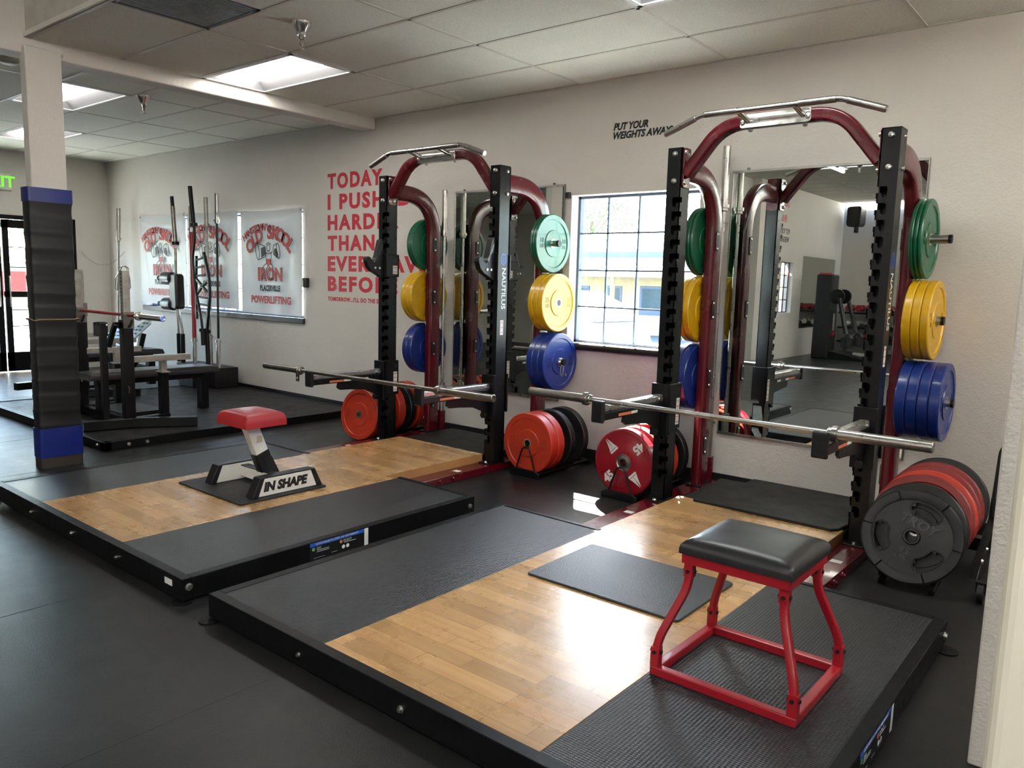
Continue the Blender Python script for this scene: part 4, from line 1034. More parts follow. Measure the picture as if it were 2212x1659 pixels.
def cushion(w_, d_, h_, n_=14, crown=.012, rr=.03):
    """soft pad: rounded-box height field, closed below"""
    vs = []; fs = []
    def edge(u, hw):
        d = hw - abs(u); return 1 if d > rr else (math.sqrt(max(0, 1 - (1 - d / rr) ** 2)))
    us = [-w_ / 2 + w_ * (0.5 - 0.5 * cos(pi * i / n_)) for i in range(n_ + 1)]; ws = [-d_ / 2 + d_ * (0.5 - 0.5 * cos(pi * i / n_)) for i in range(n_ + 1)]
    for y in ws:
        for x in us:
            e = min(edge(x, w_ / 2), edge(y, d_ / 2))
            z = h_ * (.35 + .65 * e) + crown * (1 - (2 * x / w_) ** 2) * (1 - (2 * y / d_) ** 2)
            vs.append((x, y, z))
    k = n_ + 1
    for j in range(n_):
        for i in range(n_): a = j * k + i; fs.append((a, a + 1, a + 1 + k, a + k))
    o = len(vs); vs += [(x, y, 0) for y in ws for x in us if (abs(x) == w_ / 2 or abs(y) == d_ / 2) or True]
    for j in range(n_):
        for i in range(n_): a = o + j * k + i; fs.append((a, a + k, a + 1 + k, a + 1))
    for i in range(n_):
        fs.append((i, o + i, o + i + 1, i + 1)); a = n_ * k + i; fs.append((a + 1, o + a + 1, o + a, a))
        a = i * k; fs.append((a + k, o + a + k, o + a, a)); a = i * k + n_; fs.append((a, o + a, o + a + k, a + k))
    return MB().add(vs, fs, True)
cushion(.378, .362, .052, 16, .010, .05).build('seat_pad', 'black_vinyl', t, loc=(0, 0, zt + .035))

# ================================================================== white bench with a red pad
t = empty('upright_bench', (-4.20, 2.73, PH + .010)); tag(t, 'short white bench with red padded seat standing on the farther platform', 'bench')
def foot_bar(x, lettered):
    L = .235; y0 = -.02
    f = MB(); f.prism([(-L + y0, 0), (L + y0, 0), (L - .055 + y0, .105), (-L + .055 + y0, .105)], x - .032, x + .032, 'yz'); o = f.build('foot_bar', 'white_paint', t, bevel=.004)
    MB().box(x - .034, x + .034, -L + .06 + y0, L - .06 + y0, .105, .113).build('tread', 'black_rubber', o, bevel=.003)
    for s_ in (-1, 1):
        k = MB(); e = s_ * L + y0; ti = s_ * (L - .055) + y0
        k.prism([(e - s_ * .03, 0), (e + s_ * .012, 0), (ti + s_ * .012, .112), (ti - s_ * .02, .112)], x - .036, x + .036, 'yz'); k.build('end_cap', 'black_rubber', o, bevel=.004)
    if lettered: textpart('lettering', 'IN SHAPE', .072, 'black_ink', o, T((x + .0325, -L + .065 + y0, .030)) @ FACE_PX, extrude=.0006, width=.31, offset=.0045, shear=.2)
foot_bar(.23, True); foot_bar(-.23, False)
MB().box(-.198, .198, -.06, .0, .02, .085).build('cross_beam', 'white_paint', t, bevel=.004)
MB().box(-.195, .195, -.058, -.002, .085, .092).build('cross_tread', 'black_rubber', t, bevel=.002)
p0 = (.03, .02, .06); p1 = (-.0, -.165, .415)
sp = MB().sweep([(.02, -.00, .06), (.01, -.125, .400)], rrect(.085, .062, .004, 2), up=(1, 0, 0)).build('post', 'white_paint', t)
MB().sweep([(.02, -.002, .06), (.0155, -.057, .21)], rrect(.094, .071, .004, 2), up=(1, 0, 0)).build('post_sleeve', 'black_rubber', t)
MB().prism([(-.22, .40), (.02, .40), (-.0, .375), (-.19, .375)], -.05, .06, 'yz', T((0, 0, 0))).build('seat_bracket', 'white_paint', t, bevel=.003)
MB().box(.06, .0625, -.10, -.065, .28, .32).build('sticker', 'outlet_beige', t)
cushion(.315, .275, .078, 14, .012, .028).build('seat_pad', 'red_vinyl', t, loc=(.055, -.13, .400))

# ================================================================== padded pillar
t = empty('pillar_pad', (-6.065, 2.24, 0)); tag(t, 'taped black pad with blue ends wrapped around the white pillar', 'pillar pad')
px0, px1, py0, py1 = -.062, .066, -.152, .128
def padring(z0, z1, name, mat, gro=0, wrinkle=False):
    n_ = max(2, int((z1 - z0) / .012)) if wrinkle else 2
    rr = rrect(px1 - px0 + gro, py1 - py0 + gro, .022, 4); cx, cy = (px0 + px1) / 2, (py0 + py1) / 2; vs = []; fs = []; k = len(rr)
    for i in range(n_ + 1):
        z = z0 + (z1 - z0) * i / n_
        for a, b_ in rr:
            e = 0
            if wrinkle:
                ph = (z - .06 * a + .05 * b_ + .012 * sin(a * 9 + z * 5)) / .104
                fr = ph - math.floor(ph); e = .0045 * (fr ** 6) + .0015 * sin(z * 40 + a * 30)
            vs.append((cx + a * (1 + e / .09), cy + b_ * (1 + e / .16), z))
    for i in range(n_):
        for j in range(k): fs.append((i * k + j, i * k + (j + 1) % k, (i + 1) * k + (j + 1) % k, (i + 1) * k + j))
    fs.append(tuple(range(k))[::-1]); fs.append(tuple(range(n_ * k, n_ * k + k)))
    return MB().add(vs, fs, True).build(name, mat, t)
padring(.07, 1.955, 'black_wrap', 'black_pad', 0, True)
padring(1.87, 1.965, 'blue_band', 'blue_tape', .012)
padring(.075, .285, 'blue_band', 'blue_tape', .012)
padring(.0, .08, 'base_board', 'brown_board', .004)
k = MB(); rr = [(px0 + (px1 - px0) / 2 + a, py0 + (py1 - py0) / 2 + b_, 1.06 + .006 * sin(i)) for i, (a, b_) in enumerate(rrect(px1 - px0 + .03, py1 - py0 + .03, .04, 4))]
k.tube(rr, .0045, 6, closed=True); k.build('elastic_cord', 'cord', t)

# ================================================================== bench press combo rack
H0 = .07
def combo(cx, y0, label, barbell_on=True, front=True):
    t = empty('bench_press_rack', (cx, y0, H0)); tag(t, label, 'bench press rack', 'black powerlifting bench racks')
    for s_ in (-1, 1):
        x = s_ * .475
        b_ = MB(); b_.sweep([(x - s_ * .06, -.36, .04), (x + s_ * .02, .02, .04), (x + s_ * .30, .46, .04)], rrect(.075, .08, .004, 1), up=(0, 0, 1), smooth=False).build('base_beam', 'black_steel', t)
        MB().sweep([(x, .0, .04), (x - s_ * .02, .36, .04)], rrect(.07, .078, .004, 1), up=(0, 0, 1), smooth=False).build('inner_beam', 'black_steel', t)
        u = MB().prism(rrect(.085, .085, .006, 2), .08, .93, 'xy', T((x, 0, 0))).build('post', 'black_steel', t, bevel=.002)
        i_ = MB().prism(rrect(.062, .062, .005, 2), .90, 1.345, 'xy', T((x, 0, 0))).build('inner_post', 'galvanised', t)
        h = MB()
        for k_ in range(13): h.lathe([(0, 0), (.0075, 0), (.0075, .0008), (0, .0008)], 10, mat=T((x - .0, -.031, .955 + k_ * .030)) @ Matrix.Rotation(pi / 2, 4, 'X'))
        h.build('post_holes', 'black_ink', i_)
        MB().tube(smoothpath([(x + .03, 0, .875), (x + .075, 0, .875), (x + .12, 0, .935)], .02), .012, 8).build('bar_cradle', 'worn_steel', t)
        MB().box(x + .035, x + .055, -.045, .045, .86, 1.0).build('cradle_plate', 'worn_steel', t)
        # safety arm and its leg
        MB().box(x - .03, x + .03, .04, .56, .56, .612).build('safety_arm', 'galvanised', t, bevel=.003)
        lg = MB().prism(rrect(.07, .07, .005, 2), .08, .46, 'xy', T((x - s_ * .02, .32, 0))).build('rear_leg', 'black_steel', t)
        MB().prism(rrect(.052, .052, .004, 2), .46, .56, 'xy', T((x - s_ * .02, .32, 0))).build('rear_leg_tube', 'galvanised', lg)
        MB().box(x - s_ * .02 - .06, x - s_ * .02 + .06, .28, .36, .455, .465).build('leg_collar', 'galvanised', lg)
        if front:
            # folding hand-off post
            MB().prism(rrect(.05, .05, .004, 2), .08, .80, 'xy', T((x - s_ * .08, -.16, 0))).build('handoff_post', 'black_steel', t)
            k = MB(); k.prism([(-.09, .79), (.05, .79), (.05, .90), (.03, .91), (.02, .885), (-.005, .88), (-.01, .91), (-.03, .91), (-.04, .885), (-.07, .88), (-.075, .905), (-.09, .90)], -.03, .03, 'xz', T((x - s_ * .10, -.16, 0))); k.build('handoff_hooks', 'black_steel', t)
            k = MB(); k.sweep([(x - s_ * .08, -.12, .70), (x - s_ * .03, -.08, .885), (x - s_ * .0, -.05, .885)], rrect(.04, .045, .003, 1), up=(1, 0, 0) if False else None, smooth=False); k.build('link_arm', 'black_steel', t)
            for z, xx in ((.70, -.08), (.885, -.03)): MB().lathe([(0, 0), (.012, 0), (.012, .01), (0, .012)], 10, mat=T((x + s_ * xx, -.145, z)) @ Matrix.Rotation(pi / 2, 4, 'X')).build('pivot_bolt', 'bolt_zinc', t)
            MB().tube([(x + .05, -.02, .36), (x + .09, -.03, .35), (x + .08, -.03, .31)], .008, 8).build('latch', 'worn_steel', t)
    MB().box(-.44, .44, -.03, .03, .02, .08).build('cross_beam', 'black_steel', t)
    MB().box(-.30, .30, .03, .40, .04, .09).build('spotter_step', 'black_rubber', t, bevel=.004)
    # bench
    bx = -.06
    f = MB(); f.box(bx - .035, bx + .035, -.05, 1.0, .31, .37); f.build('bench_spine', 'black_steel', t)
    for y in (.0, .98): MB().box(bx - .045, bx + .045, y - .04, y + .04, .0 if y > .5 else .08, .34).build('bench_leg', 'black_steel', t, bevel=.003)
    cushion(.31, 1.24, .062, 16, .004, .03).build('bench_pad', 'black_vinyl', t, loc=(bx, .46, .372))
    return t
cr = combo(-7.27, 3.07, 'nearer black bench press rack holding a red-shafted barbell, behind the pillar')
combo(-9.25, 3.50, 'farther black bench rack mostly hidden behind the nearer one', front=False)
barbell((-8.345, 3.07, 1.042), (-6.145, 3.07, 1.042), 1.31, 'barbell with a red shaft and chrome sleeves on the bench press rack', None, ('chrome', 'red_steel'), .0145, knurl=False)
k = MB()
for i in range(2): k.tube([(-6.78 - .03 * i, 3.07 + .034 * cos(a), 1.42 + .034 * sin(a) - .0) for a in [2 * pi * q / 14 for q in range(14)]], .004, 6, closed=True)
k.tube([(-6.80, 3.04, 1.42), (-6.86, 3.03, 1.36), (-6.88, 3.03, 1.26), (-6.84, 3.03, 1.25), (-6.82, 3.03, 1.38)], .004, 6)
k.tube([(-6.78, 3.10, 1.42), (-6.76, 3.10, 1.36), (-6.75, 3.10, 1.27), (-6.79, 3.10, 1.26), (-6.78, 3.1, 1.38)], .004, 6)
tag(k.build('spring_collar', 'chrome', None), 'pair of steel spring collars hung on the post top of the bench press rack', 'spring collar')
# flat bench pad machine with pierced foot plate
t = empty('foot_plate_machine', (-9.9, 4.55, 0)); tag(t, 'machine with a pierced silver split foot plate on black legs by the wall', 'exercise machine')
f = MB()
sh = [(-.36, -.18), (-.30, -.21), (-.12, -.20), (-.05, -.10), (.0, -.17), (.06, -.21), (.20, -.21), (.28, -.18), (.40, .17), (.37, .22), (.26, .22), (.10, .02), (.02, .0), (.0, .22), (-.12, .22), (-.16, .17)]
f.prism(sh, -.006, .006, 'xy'); fp = f.build('foot_plate', 'silver_rail', t, bevel=.002, loc=(.08, -.15, .665), rot=(radians(48), radians(0), radians(8)))
g = MB()
for j, (v_, xs) in enumerate(((-.17, (-.27, -.20, .09, .16)), (-.115, (-.27, -.20, -.13, .05, .12, .19)), (-.06, (-.25, -.18, -.11, -.04, .03, .10, .17, .24)), (-.005, (-.23, -.16, -.09, -.02, .05, .12, .19, .26)), (.05, (-.2, -.13, -.06, .16, .23, .3)), (.105, (-.17, -.10, -.03, .22, .29)), (.16, (-.14, -.07, .28, .34)))):
    for u in xs: g.prism([(u + a, v_ + b_) for a, b_ in rrect(.05, .022, .010, 3)], .006, .0085, 'xy')
g.build('foot_plate_slots', 'black_ink', fp)
for x in (-.10, .32): MB().sweep([(x - .05, -.35, 0), (x, -.10, .35), (x, -.02, .66)], rrect(.06, .06, .004, 1), up=(1, 0, 0), smooth=False).build('leg', 'black_steel', t)
MB().box(-.06, .28, -.06, -.04, .40, .60).build('mount_plate', 'silver_rail', t)
for x in (-.16, .27): MB().prism([(-.40, .02), (-.28, .02), (-.18, .34), (-.24, .34)], x - .02, x + .02, 'yz').build('side_panel', 'silver_rail', t)
# holder box with standing specialty bars
t = empty('bar_holder', (-8.92, 4.98, H0)); tag(t, 'black box-shaped vertical bar holder on the low platform by the wall', 'bar holder')
b_ = MB(); b_.box(-.45, .45, -.14, .16, 0, .235); b_.build('box', 'black_rubber', t, bevel=.004)
b_ = MB(); b_.box(-.10, .22, -.30, -.145, 0, .225); b_.build('front_box', 'black_rubber', t, bevel=.004)
hb_ = H0 + .237
def stand(p0, p1, shaft, label, mats, r=.014, sr=.025): return barbell(p0, p1, shaft, label, 'specialty bars standing in the holder', mats, r, sr, knurl=False)
stand((-8.495, 4.90, hb_), (-8.60, 4.98, 2.34), 1.34, 'standing bar with bright sleeves and thin black shaft, rightmost in the holder', ('chrome', 'black_steel'))
stand((-9.09, 4.93, hb_), (-9.20, 4.98, 2.22), 1.28, 'standing bar with a thick red shaft and bright sleeves in the holder', ('chrome', 'red_steel'), .026)
stand((-8.93, 5.05, hb_), (-9.06, 5.10, 2.33), 1.30, 'standing bar with silver sleeves just behind the red bar', ('galvanised', 'galvanised'), .014)
stand((-11.36, 5.0, .02), (-11.30, 5.06, 2.28), 1.36, 'long grey bar standing in the far corner behind the chain', ('satin_steel', 'worn_steel'), .016, .027)
# safety squat bar with padded yoke
t = empty('safety_squat_bar', (-9.42, 4.90, hb_)); tag(t, 'dark safety squat bar with padded yoke and two handles, leftmost in the holder', 'specialty barbell')
z = lambda v_: v_ - hb_
p = smoothpath([(.10, 0, z(.62)), (.08, 0, z(.78)), (.02, -.02, z(1.0)), (-.01, -.01, z(1.45)), (-.02, 0, z(1.72))], .08)
MB().tube(p, .016, 12).build('shaft', 'worn_steel', t); MB().tube(smoothpath([(.0, 0, z(.62)), (.0, 0, z(.75)), (-.03, .0, z(1.0)), (-.02, 0, z(1.4))], .06), .013, 10).build('frame_tube', 'worn_steel', t)
MB().cyl((-.02, 0, z(1.78)), (-.06, 0, z(2.22)), .027, 20).build('sleeve', 'worn_steel', t); MB().cyl((-.02, 0, z(1.75)), (-.023, 0, z(1.79)), .045, 20).build('collar', 'black_steel', t)
MB().cyl((-.06, 0, z(2.20)), (-.075, 0, z(2.34)), .022, 20).build('sleeve_end', 'black_steel', t)
MB().cyl((.10, 0, 0), (.10, 0, z(.66)), .027, 20).build('sleeve', 'black_steel', t); MB().cyl((.0, 0, 0), (0, 0, z(.66)), .025, 20).build('support_post', 'black_steel', t)
MB().prism([(-.19, z(.98)), (.06, z(.96)), (.08, z(1.0)), (.07, z(1.38)), (.03, z(1.40)), (-.08, z(1.39)), (-.10, z(1.28)), (-.10, z(1.09)), (-.19, z(1.06))], -.06, .06, 'xz').build('yoke_pad', 'black_vinyl', t, bevel=.025, seg=3)
for zz in (1.34, 1.02):
    MB().lathe([(0, 0), (.06, 0), (.078, .02), (.078, .22), (.06, .26), (.03, .285), (0, .285)], 20, mat=T((-.06, -.01, z(zz))) @ Matrix.Rotation(-pi / 2, 4, 'Y')).build('padded_arm', 'black_vinyl', t)
    MB().lathe([(0, .28), (.024, .28), (.024, .37), (.028, .385), (0, .395)], 14, mat=T((-.06, -.01, z(zz))) @ Matrix.Rotation(-pi / 2, 4, 'Y')).build('handle', 'black_plastic', t)
# frame-type multi grip bar + cambered bar in front of it
t = empty('multi_grip_bar', (-8.80, 4.93, hb_)); tag(t, 'black multi-grip bar with a long ladder-like frame, in the holder', 'specialty barbell')
spine = [(.0, 0, z(.72)), (.05, 0, z(.95)), (.09, 0, z(1.15)), (.075, 0, z(1.38)), (.0, 0, z(1.58)), (-.03, 0, z(1.66))]
MB().sweep(smoothpath(spine, .08), rrect(.03, .035, .004, 1), up=(0, 1, 0)).build('outer_rail', 'black_steel', t)
MB().sweep([(-.22, 0, z(.86)), (-.22, 0, z(1.30)), (-.20, 0, z(1.62))], rrect(.025, .03, .004, 1), up=(0, 1, 0)).build('inner_rail', 'black_steel', t)
k = [(.04, .93, -.22, .96), (.07, 1.03, -.22, 1.05), (.085, 1.12, -.22, 1.13), (.06, 1.40, -.21, 1.38), (.02, 1.50, -.21, 1.48), (-.02, 1.60, -.20, 1.57)]
for a, za, b2, zb in k: MB().cyl((a, 0, z(za)), (b2, 0, z(zb)), .012, 10).build('rung', 'black_steel', t)
MB().sweep([(.07, 0, z(1.34)), (-.08, 0, z(1.26)), (.08, 0, z(1.16))], rrect(.03, .03, .004, 1), up=(0, 1, 0), smooth=False).build('brace', 'black_steel', t)
MB().sweep([(-.21, 0, z(1.34)), (-.08, 0, z(1.26)), (-.21, 0, z(1.16))], rrect(.03, .03, .004, 1), up=(0, 1, 0), smooth=False).build('brace', 'black_steel', t)
MB().cyl((.02, 0, 0), (.0, 0, z(.74)), .026, 18).build('sleeve', 'black_steel', t); MB().cyl((.0, 0, z(.70)), (.0, 0, z(.74)), .044, 18).build('collar', 'black_steel', t)
k = MB()
for q, (a, b_, c_) in enumerate(((-.004, .006, .014), (-.008, .004, .016), (-.002, .008, .010), (-.008, .0, .014), (-.006, .008, .010), (-.008, .006, .016), (-.003, .007, .012))): k.box(.085 + a, .085 + b_, -.0195, -.0185, z(1.36) - q * .036 - c_, z(1.36) - q * .036)
k.build('worn_lettering', 'white_ink', t)
t = empty('cambered_bar', (-8.86, 4.86, hb_)); tag(t, 'black cambered bar leaning tall through the ladder-like frame', 'specialty barbell')
MB().tube(smoothpath([(.09, 0, z(.74)), (.06, 0, z(.92)), (-.06, 0, z(1.25)), (-.10, 0, z(1.6)), (-.03, 0, z(1.82)), (-.05, 0, z(1.98))], .09), .015, 12).build('shaft', 'black_steel', t)
MB().cyl((-.055, 0, z(1.98)), (-.12, 0, z(2.43)), .025, 18).build('sleeve', 'black_steel', t); MB().cyl((-.052, 0, z(1.96)), (-.057, 0, z(2.0)), .045, 18).build('collar', 'black_steel', t)
MB().cyl((.10, 0, z(.56)), (.09, 0, z(.76)), .026, 18).build('sleeve', 'black_steel', t); MB().cyl((.092, 0, z(.72)), (.09, 0, z(.76)), .042, 18).build('collar', 'black_steel', t)
# small chain across the far corner
k = MB(); A = Vector((XL + .01, 4.83, 1.67)); B = Vector((-11.50, YW - .01, 1.69)); n_ = 30
for i in range(n_):
    u = (i + .5) / n_; p = A.lerp(B, u); p.z -= .34 * 4 * u * (1 - u) * .55; d = (B - A).normalized(); d = Vector((d.x, d.y, -.34 * 4 * (1 - 2 * u) * .55 / (B - A).length)).normalized()
    up_ = Vector((0, 0, 1)) if i % 2 else d.cross(Vector((0, 0, 1))).normalized(); s2 = d.cross(up_).normalized() if i % 2 else up_
    k.tube([p + d * .017 * cos(a) + s2 * .009 * sin(a) for a in [2 * pi * q / 8 for q in range(8)]], .0025, 5, closed=True)
tag(k.build('chain', 'satin_steel', None), 'thin steel chain hung across the far corner behind the grey bar', 'chain', kind='stuff')

# ================================================================== things seen only in the mirror
t = empty('wall_speaker', (-5.55, -8.72, 3.12)); tag(t, 'black loudspeaker hung high in the mirrored corner', 'speaker')
MB().prism(rrect(.34, .46, .08, 5), -.13, .13, 'xz').build('cabinet', 'black_plastic', t, bevel=.02, rot=(0, 0, radians(12)))
MB().box(-.03, .03, -.15, .0, -.36, -.21).build('bracket', 'black_steel', t)
mirror_t = empty('wall_mirror', (-5.9, -7.5, .60)); tag(mirror_t, 'mirror on the inner wall behind the cable machine, seen in reflection', 'mirror')
MB().box(0, .012, -1.05, 1.05, 0, 1.53).build('glass', 'mirror_glass', mirror_t)
MB().box(0, .01, -1.06, -1.05, 0, 1.53).build('frame', 'black_steel', mirror_t)
t = empty('cable_machine', (-5.35, -6.45, 0)); tag(t, 'black cable machine with two long arms, seen in the big mirror', 'exercise machine')
MB().prism([(-.24, 0), (.24, 0), (.20, 1.75), (-.20, 1.75)], -.17, .17, 'yz').build('tower', 'black_plastic', t, bevel=.03)
MB().prism([(.17, 0), (.95, 0), (.95, .03), (.17, .18)], -.20, .20, 'xz').build('base', 'black_steel', t)
MB().prism([(-.15, 1.25), (.15, 1.25), (.12, 1.78), (-.12, 1.78)], .17, .18, 'xz').build('poster', 'orange_ink', t)
for s_ in (-1, 1):
    a = MB(); a.sweep([(.20, s_ * .12, 1.35), (.35, s_ * .28, 1.25), (.55, s_ * .35, .55)], rrect(.07, .07, .01, 1)); a.build('arm', 'black_steel', t)
    MB().lathe([(0, -.03), (.15, -.03), (.15, .03), (0, .03)], 28, mat=T((.28, s_ * .22, 1.30)) @ Matrix.Rotation(pi / 2, 4, 'X')).build('pivot_disc', 'black_steel', t)
    MB().lathe([(0, 0), (.11, .03), (.12, .22), (.06, .30), (0, .30)], 20, mat=T((.58, s_ * .36, .26))).build('pulley_cover', 'black_vinyl', t)
MB().prism([(.10, .60), (.125, .60), (.13, .95), (.115, .95)], .2, .235, 'yz').build('side_mark', 'galvanised', t)
MB().prism([(.08, .52), (.14, .50), (.15, .56), (.12, .58)], .2, .235, 'yz').build('red_mark', 'red_ink', t)
# dumbbell rack
t = empty('dumbbell_rack', (-4.6, -8.62, 0)); tag(t, 'three-tier black dumbbell rack against the far wall, seen in the mirror', 'dumbbell rack')
for i, z_ in enumerate((.24, .56, .90)): MB().box(-1.1, 1.1, -.16 - .04 * (2 - i), .14, z_, z_ + .04).build('shelf', 'black_steel', t)
for x in (-1.0, 1.0): MB().sweep([(x, -.2, 0), (x, .15, 1.0)], rrect(.06, .08, .005, 1), up=(1, 0, 0), smooth=False).build('side_frame', 'galvanised', t)
def dumbbell(mat, r_, l_):
    d_ = empty('dumbbell')
    for s_ in (-1, 1): MB().lathe([(0, 0), (r_ * .8, 0), (r_, .012), (r_, l_ - .012), (r_ * .8, l_), (0, l_)], 6, smooth=False, mat=T((0, s_ * .065 if s_ > 0 else -.065 - l_, 0)) @ Matrix.Rotation(-pi / 2, 4, 'X')).build('head', mat, d_)
    MB().cyl((0, -.07, 0), (0, .07, 0), .016, 10).build('handle', 'satin_steel', d_); return d_
for j, (mat, r_, l_, z_) in enumerate((('plate_red', .085, .11, 1.03), ('galvanised', .075, .10, .68), ('black_rubber', .075, .10, .36))):
    for i in range(9):
        x = -5.5 + i * .215
        if i == 0: d0 = dumbbell(mat, r_, l_); tag(d0, 'x', 'dumbbell'); dd = d0
        else: dd = dup(d0)
        dd.location = (x, -8.68 - .02 * (2 - j), z_); dd['label'] = '%s dumbbell on the %s shelf, number %d from the corner in the mirrored room' % (['red', 'grey', 'black'][j], ['top', 'middle', 'bottom'][j], i + 1)
        dd['label'] = '%s dumbbell in the mirror, %s shelf, %s from the corner' % (['red', 'grey', 'black'][j], ['top', 'middle', 'bottom'][j], ['first', 'second', 'third', 'fourth', 'fifth', 'sixth', 'seventh', 'eighth', 'ninth'][i]); dd['group'] = 'dumbbells on the rack in the mirror'
t = empty('weight_bench', (-4.75, -7.75, 0)); tag(t, 'white-framed bench with red seat and backrest, seen in the mirror', 'bench')
MB().box(-.35, .35, -.04, .04, 0, .07).build('base_bar', 'white_paint', t); MB().sweep([(.25, 0, .06), (-.05, 0, .42)], rrect(.06, .06, .005, 1), smooth=False).build('post', 'white_paint', t)
MB().box(-.35, .12, -.15, .15, .42, .49).build('seat', 'red_vinyl', t, bevel=.02); MB().box(.10, .19, -.15, .15, .47, 1.05).build('backrest', 'red_vinyl', t, bevel=.02)
# hanging tube lamps over the open floor behind the camera
def strip(x, y, label, z=3.22):
    t = empty('tube_lamp', (x, y, z)); tag(t, label, 'ceiling light', 'hanging tube lamps behind the camera')
    MB().box(-.06, .06, -.62, .62, .03, .06).build('housing', 'diffuser_housing', t)
    MB().cyl((0, -.60, 0), (0, .60, 0), .022, 12).build('tube', 'lamp_tube', t)
    for yy in (-.5, .5): MB().cyl((0, yy, .06), (0, yy, CH_ - z), .004, 6).build('hanger', 'satin_steel', t)
emis('lamp_tube', (.95, 1.0, .95), LAMP * 1.2)
for i, (x, y) in enumerate(((-3.9, -1.6), (-.6, -1.2))):
    strip(x, y, 'hanging tube lamp behind the camera, %s %s' % (['near', 'near', 'far', 'far'][i], ['left', 'right', 'left', 'right'][i]))

# ================================================================== outside
struct(MB().prism([(5.42, -.06), (9, -.10), (11, -.25), (14, -.25), (24, -.5), (60, -.5), (60, -.7), (5.42, -.7)], -60, 25, 'yz').build('ground_1', 'asphalt'))
struct(MB().box(-45, XL - .2, -20, 5.42, -.14, -.06).build('ground_2', 'asphalt'))
struct(MB().box(-6.2, 4, 5.42, 6.85, -.10, -.02).build('sidewalk_1', 'concrete'))
struct(MB().box(-13.6, XL - .2, -4, 5.4, -.06, -.005).build('sidewalk_2', 'concrete'))
# roof overhang shading the upper part of the window
struct(MB().box(-6.2, 4, 5.40, 6.92, 3.04, 3.2).build('eave', 'ceiling_dark'))
struct(MB().box(-14, -6.2, 5.40, 7.6, 3.04, 3.2).build('sun_block_eave', 'ceiling_dark'))  # unseen, deeper overhang added to keep sun from streaking in through the long window
b_ = empty('yellow_building', (-17.0, 27.0, -.5)); tag(b_, 'yellow sided low building with blue trim seen through the gridded window', 'building')
MB().box(-9, 11, 0, 6, 0, 2.9).build('wall', 'siding_yellow', b_)
f = MB()
for i in range(22): f.box(-9, 11, -.012, 0, .1 + i * .13, .116 + i * .13)
f.build('siding_lines', 'outlet_beige', b_)
MB().prism([(-1.5, 2.40), (0, 2.72), (2.2, 3.2), (2.2, 3.05), (0, 2.55), (-1.5, 2.28)], -9.4, 11.4, 'yz').build('porch_roof', 'roof_white', b_)
MB().box(-9.4, 11.4, 1.6, 1.8, 3.05, 3.42).build('fascia', 'roof_blue', b_)
MB().prism([(1.5, 3.42), (7, 4.5), (7, 4.3), (1.5, 3.3)], -9.4, 11.4, 'yz').build('upper_roof', 'roof_white', b_)
MB().box(-9.4, 11.4, -1.56, -1.48, 2.22, 2.42).build('gutter', 'roof_white', b_)
for x, w_, h0, h1, nm in ((.12, .70, 0, 1.88, 'door'), (1.95, 1.3, .78, 1.9, 'window'), (-1.35, .55, .9, 1.85, 'window'), (5.2, 1.4, .9, 1.9, 'window'), (-5, 1.0, .9, 1.9, 'window')):
    o = MB().box(x - w_ / 2, x + w_ / 2, -.04, 0, h0, h1).build(nm, 'trim_dark', b_)
    MB().box(x - w_ / 2 + .1, x + w_ / 2 - .1, -.05, -.04, max(h0 + .1, h1 - .9), h1 - .1).build('pane', 'car_glass', o)
for x in (-6.8, -3.0, .85, 4.0, 8.6): MB().box(x - .07, x + .07, -1.40, -1.26, 0, 2.3).build('porch_post', 'siding_yellow', b_)
# parked car
c = empty('parked_car', (-9.65, 12.3, -.25)); tag(c, 'white car parked outside the gridded window', 'car')
body = [(-2.2, .35), (-2.25, .75), (-1.9, .92), (-1.0, 1.0), (1.9, 1.02), (2.2, .95), (2.3, .6), (2.25, .32), (-2.2, .30)]
MB().prism(body, -.88, .88, 'xz').build('body', 'car_white', c, bevel=.05, seg=3)
MB().prism([(-1.35, .98), (-.6, 1.48), (.0, 1.56), (1.2, 1.52), (1.75, 1.30), (2.1, 1.0)], -.76, .76, 'xz').build('roof', 'car_white', c, bevel=.05, seg=3)
for s_ in (-1, 1):
    y_ = s_ * .765; g = MB(); g.prism([(-1.15, 1.02), (-.55, 1.42), (.05, 1.48), (.1, 1.02)], y_ - .01, y_ + .01, 'xz'); g.build('side_window', 'car_glass', c)
    g = MB(); g.prism([(.18, 1.02), (.14, 1.48), (1.1, 1.44), (1.55, 1.25), (1.7, 1.02)], y_ - .01, y_ + .01, 'xz'); g.build('side_window', 'car_glass', c)
    for x in (-1.4, 1.4):
        w_ = MB().lathe([(.0, -.1), (.30, -.1), (.32, -.08), (.32, .08), (.30, .1), (0, .1)], 28, mat=T((x, s_ * .82, .32)) @ Matrix.Rotation(pi / 2, 4, 'X')).build('wheel', 'tyre', c)
        MB().lathe([(0, .0), (.19, 0), (.19, .01), (0, .02)], 20, mat=T((x, s_ * .925, .32)) @ Matrix.Rotation(-s_ * pi / 2, 4, 'X')).build('hubcap', 'satin_steel', w_)
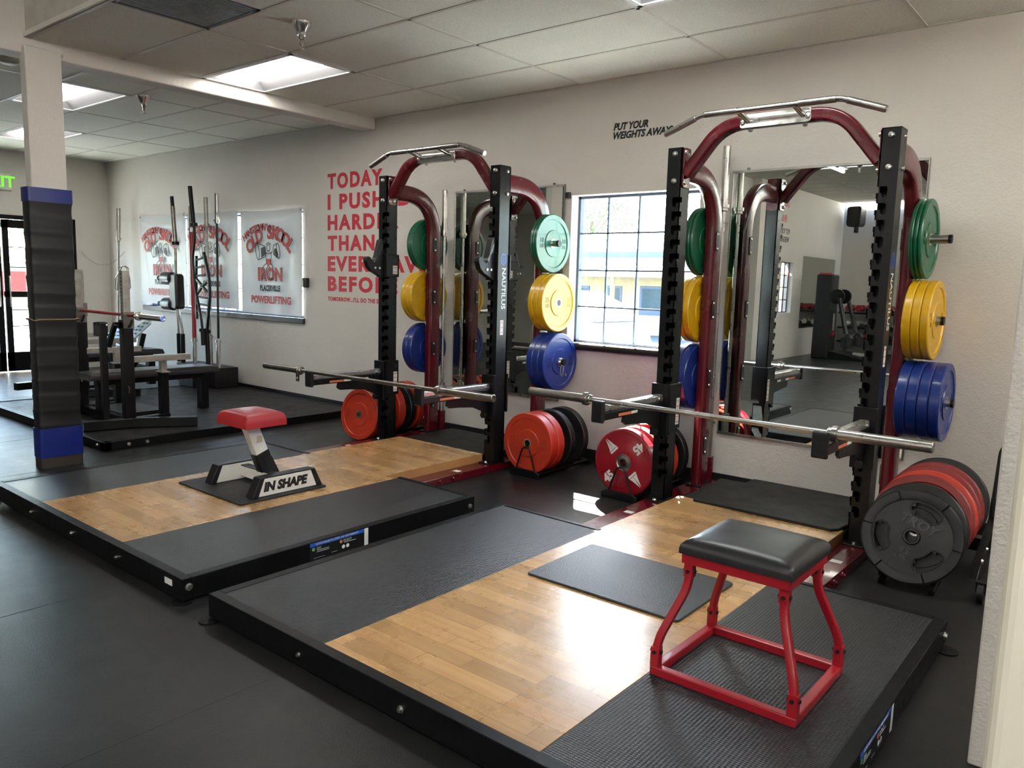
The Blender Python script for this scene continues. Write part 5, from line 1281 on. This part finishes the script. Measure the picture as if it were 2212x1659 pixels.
# trees : trunk + crown of leaf cards with real positions
def tree(x, y, h, r, label, seed, n_=1400):
    rn = random.Random(seed); t = empty('tree', (x, y, -.06)); tag(t, label, 'tree')
    k = MB(); k.sweep([(0, 0, 0), (.05, 0, h * .35), (0, .05, h * .7)], [(.12 * cos(a), .12 * sin(a)) for a in [2 * pi * i / 8 for i in range(8)]])
    for i in range(7):
        a = rn.random() * 6.28; k.tube([(0, 0, h * (.3 + .05 * i)), (cos(a) * r * .4, sin(a) * r * .4, h * (.5 + .05 * i)), (cos(a) * r * .7, sin(a) * r * .7, h * (.6 + .05 * i))], .04, 5)
    k.build('trunk', 'bark', t)
    v = []; f = []
    for i in range(n_):
        while True:
            p = Vector((rn.uniform(-1, 1), rn.uniform(-1, 1), rn.uniform(-1, 1)))
            if p.length < 1 and (sin(p.x * 5 + seed) + sin(p.y * 6) + sin(p.z * 5 + 1)) > -1.1: break
        p = Vector((p.x * r, p.y * r, h * .68 + p.z * h * .36)); s_ = rn.uniform(.06, .13)
        a = Vector((rn.uniform(-1, 1), rn.uniform(-1, 1), rn.uniform(-1, 1))).normalized(); b2_ = a.orthogonal().normalized(); o = len(v)
        v += [p - a * s_, p + b2_ * s_ * .5, p + a * s_, p - b2_ * s_ * .5]; f.append((o, o + 1, o + 2, o + 3))
    m_ = MB(); m_.v = [tuple(q) for q in v]; m_.f = f; m_.sm = [False] * len(f); m_.build('foliage', 'foliage', t)
tree(-25.5, 38, 7.2, 2.6, 'leafy tree beyond the rooftops in the upper left panes of the gridded window', 3)
tree(-19.5, 7.4, 6.0, 2.0, 'green tree outside the glass doors, right of the opening', 5, 1800)
tree(-21.5, 2.4, 6.5, 2.4, 'green tree outside the glass doors, left of the opening', 8, 1800)
sg = empty('street_sign', (-15.5, 5.0, -.06)); tag(sg, 'grey sign board with a red panel outside the glass doors', 'sign')
MB().box(-.02, .02, -.45, .45, .9, 1.55).build('board', 'concrete', sg); MB().box(.02, .03, -.28, .28, 1.0, 1.42).build('red_panel', 'plate_dark_red', sg); MB().box(-.02, .02, -.03, .03, 0, .9).build('post', 'black_steel', sg)
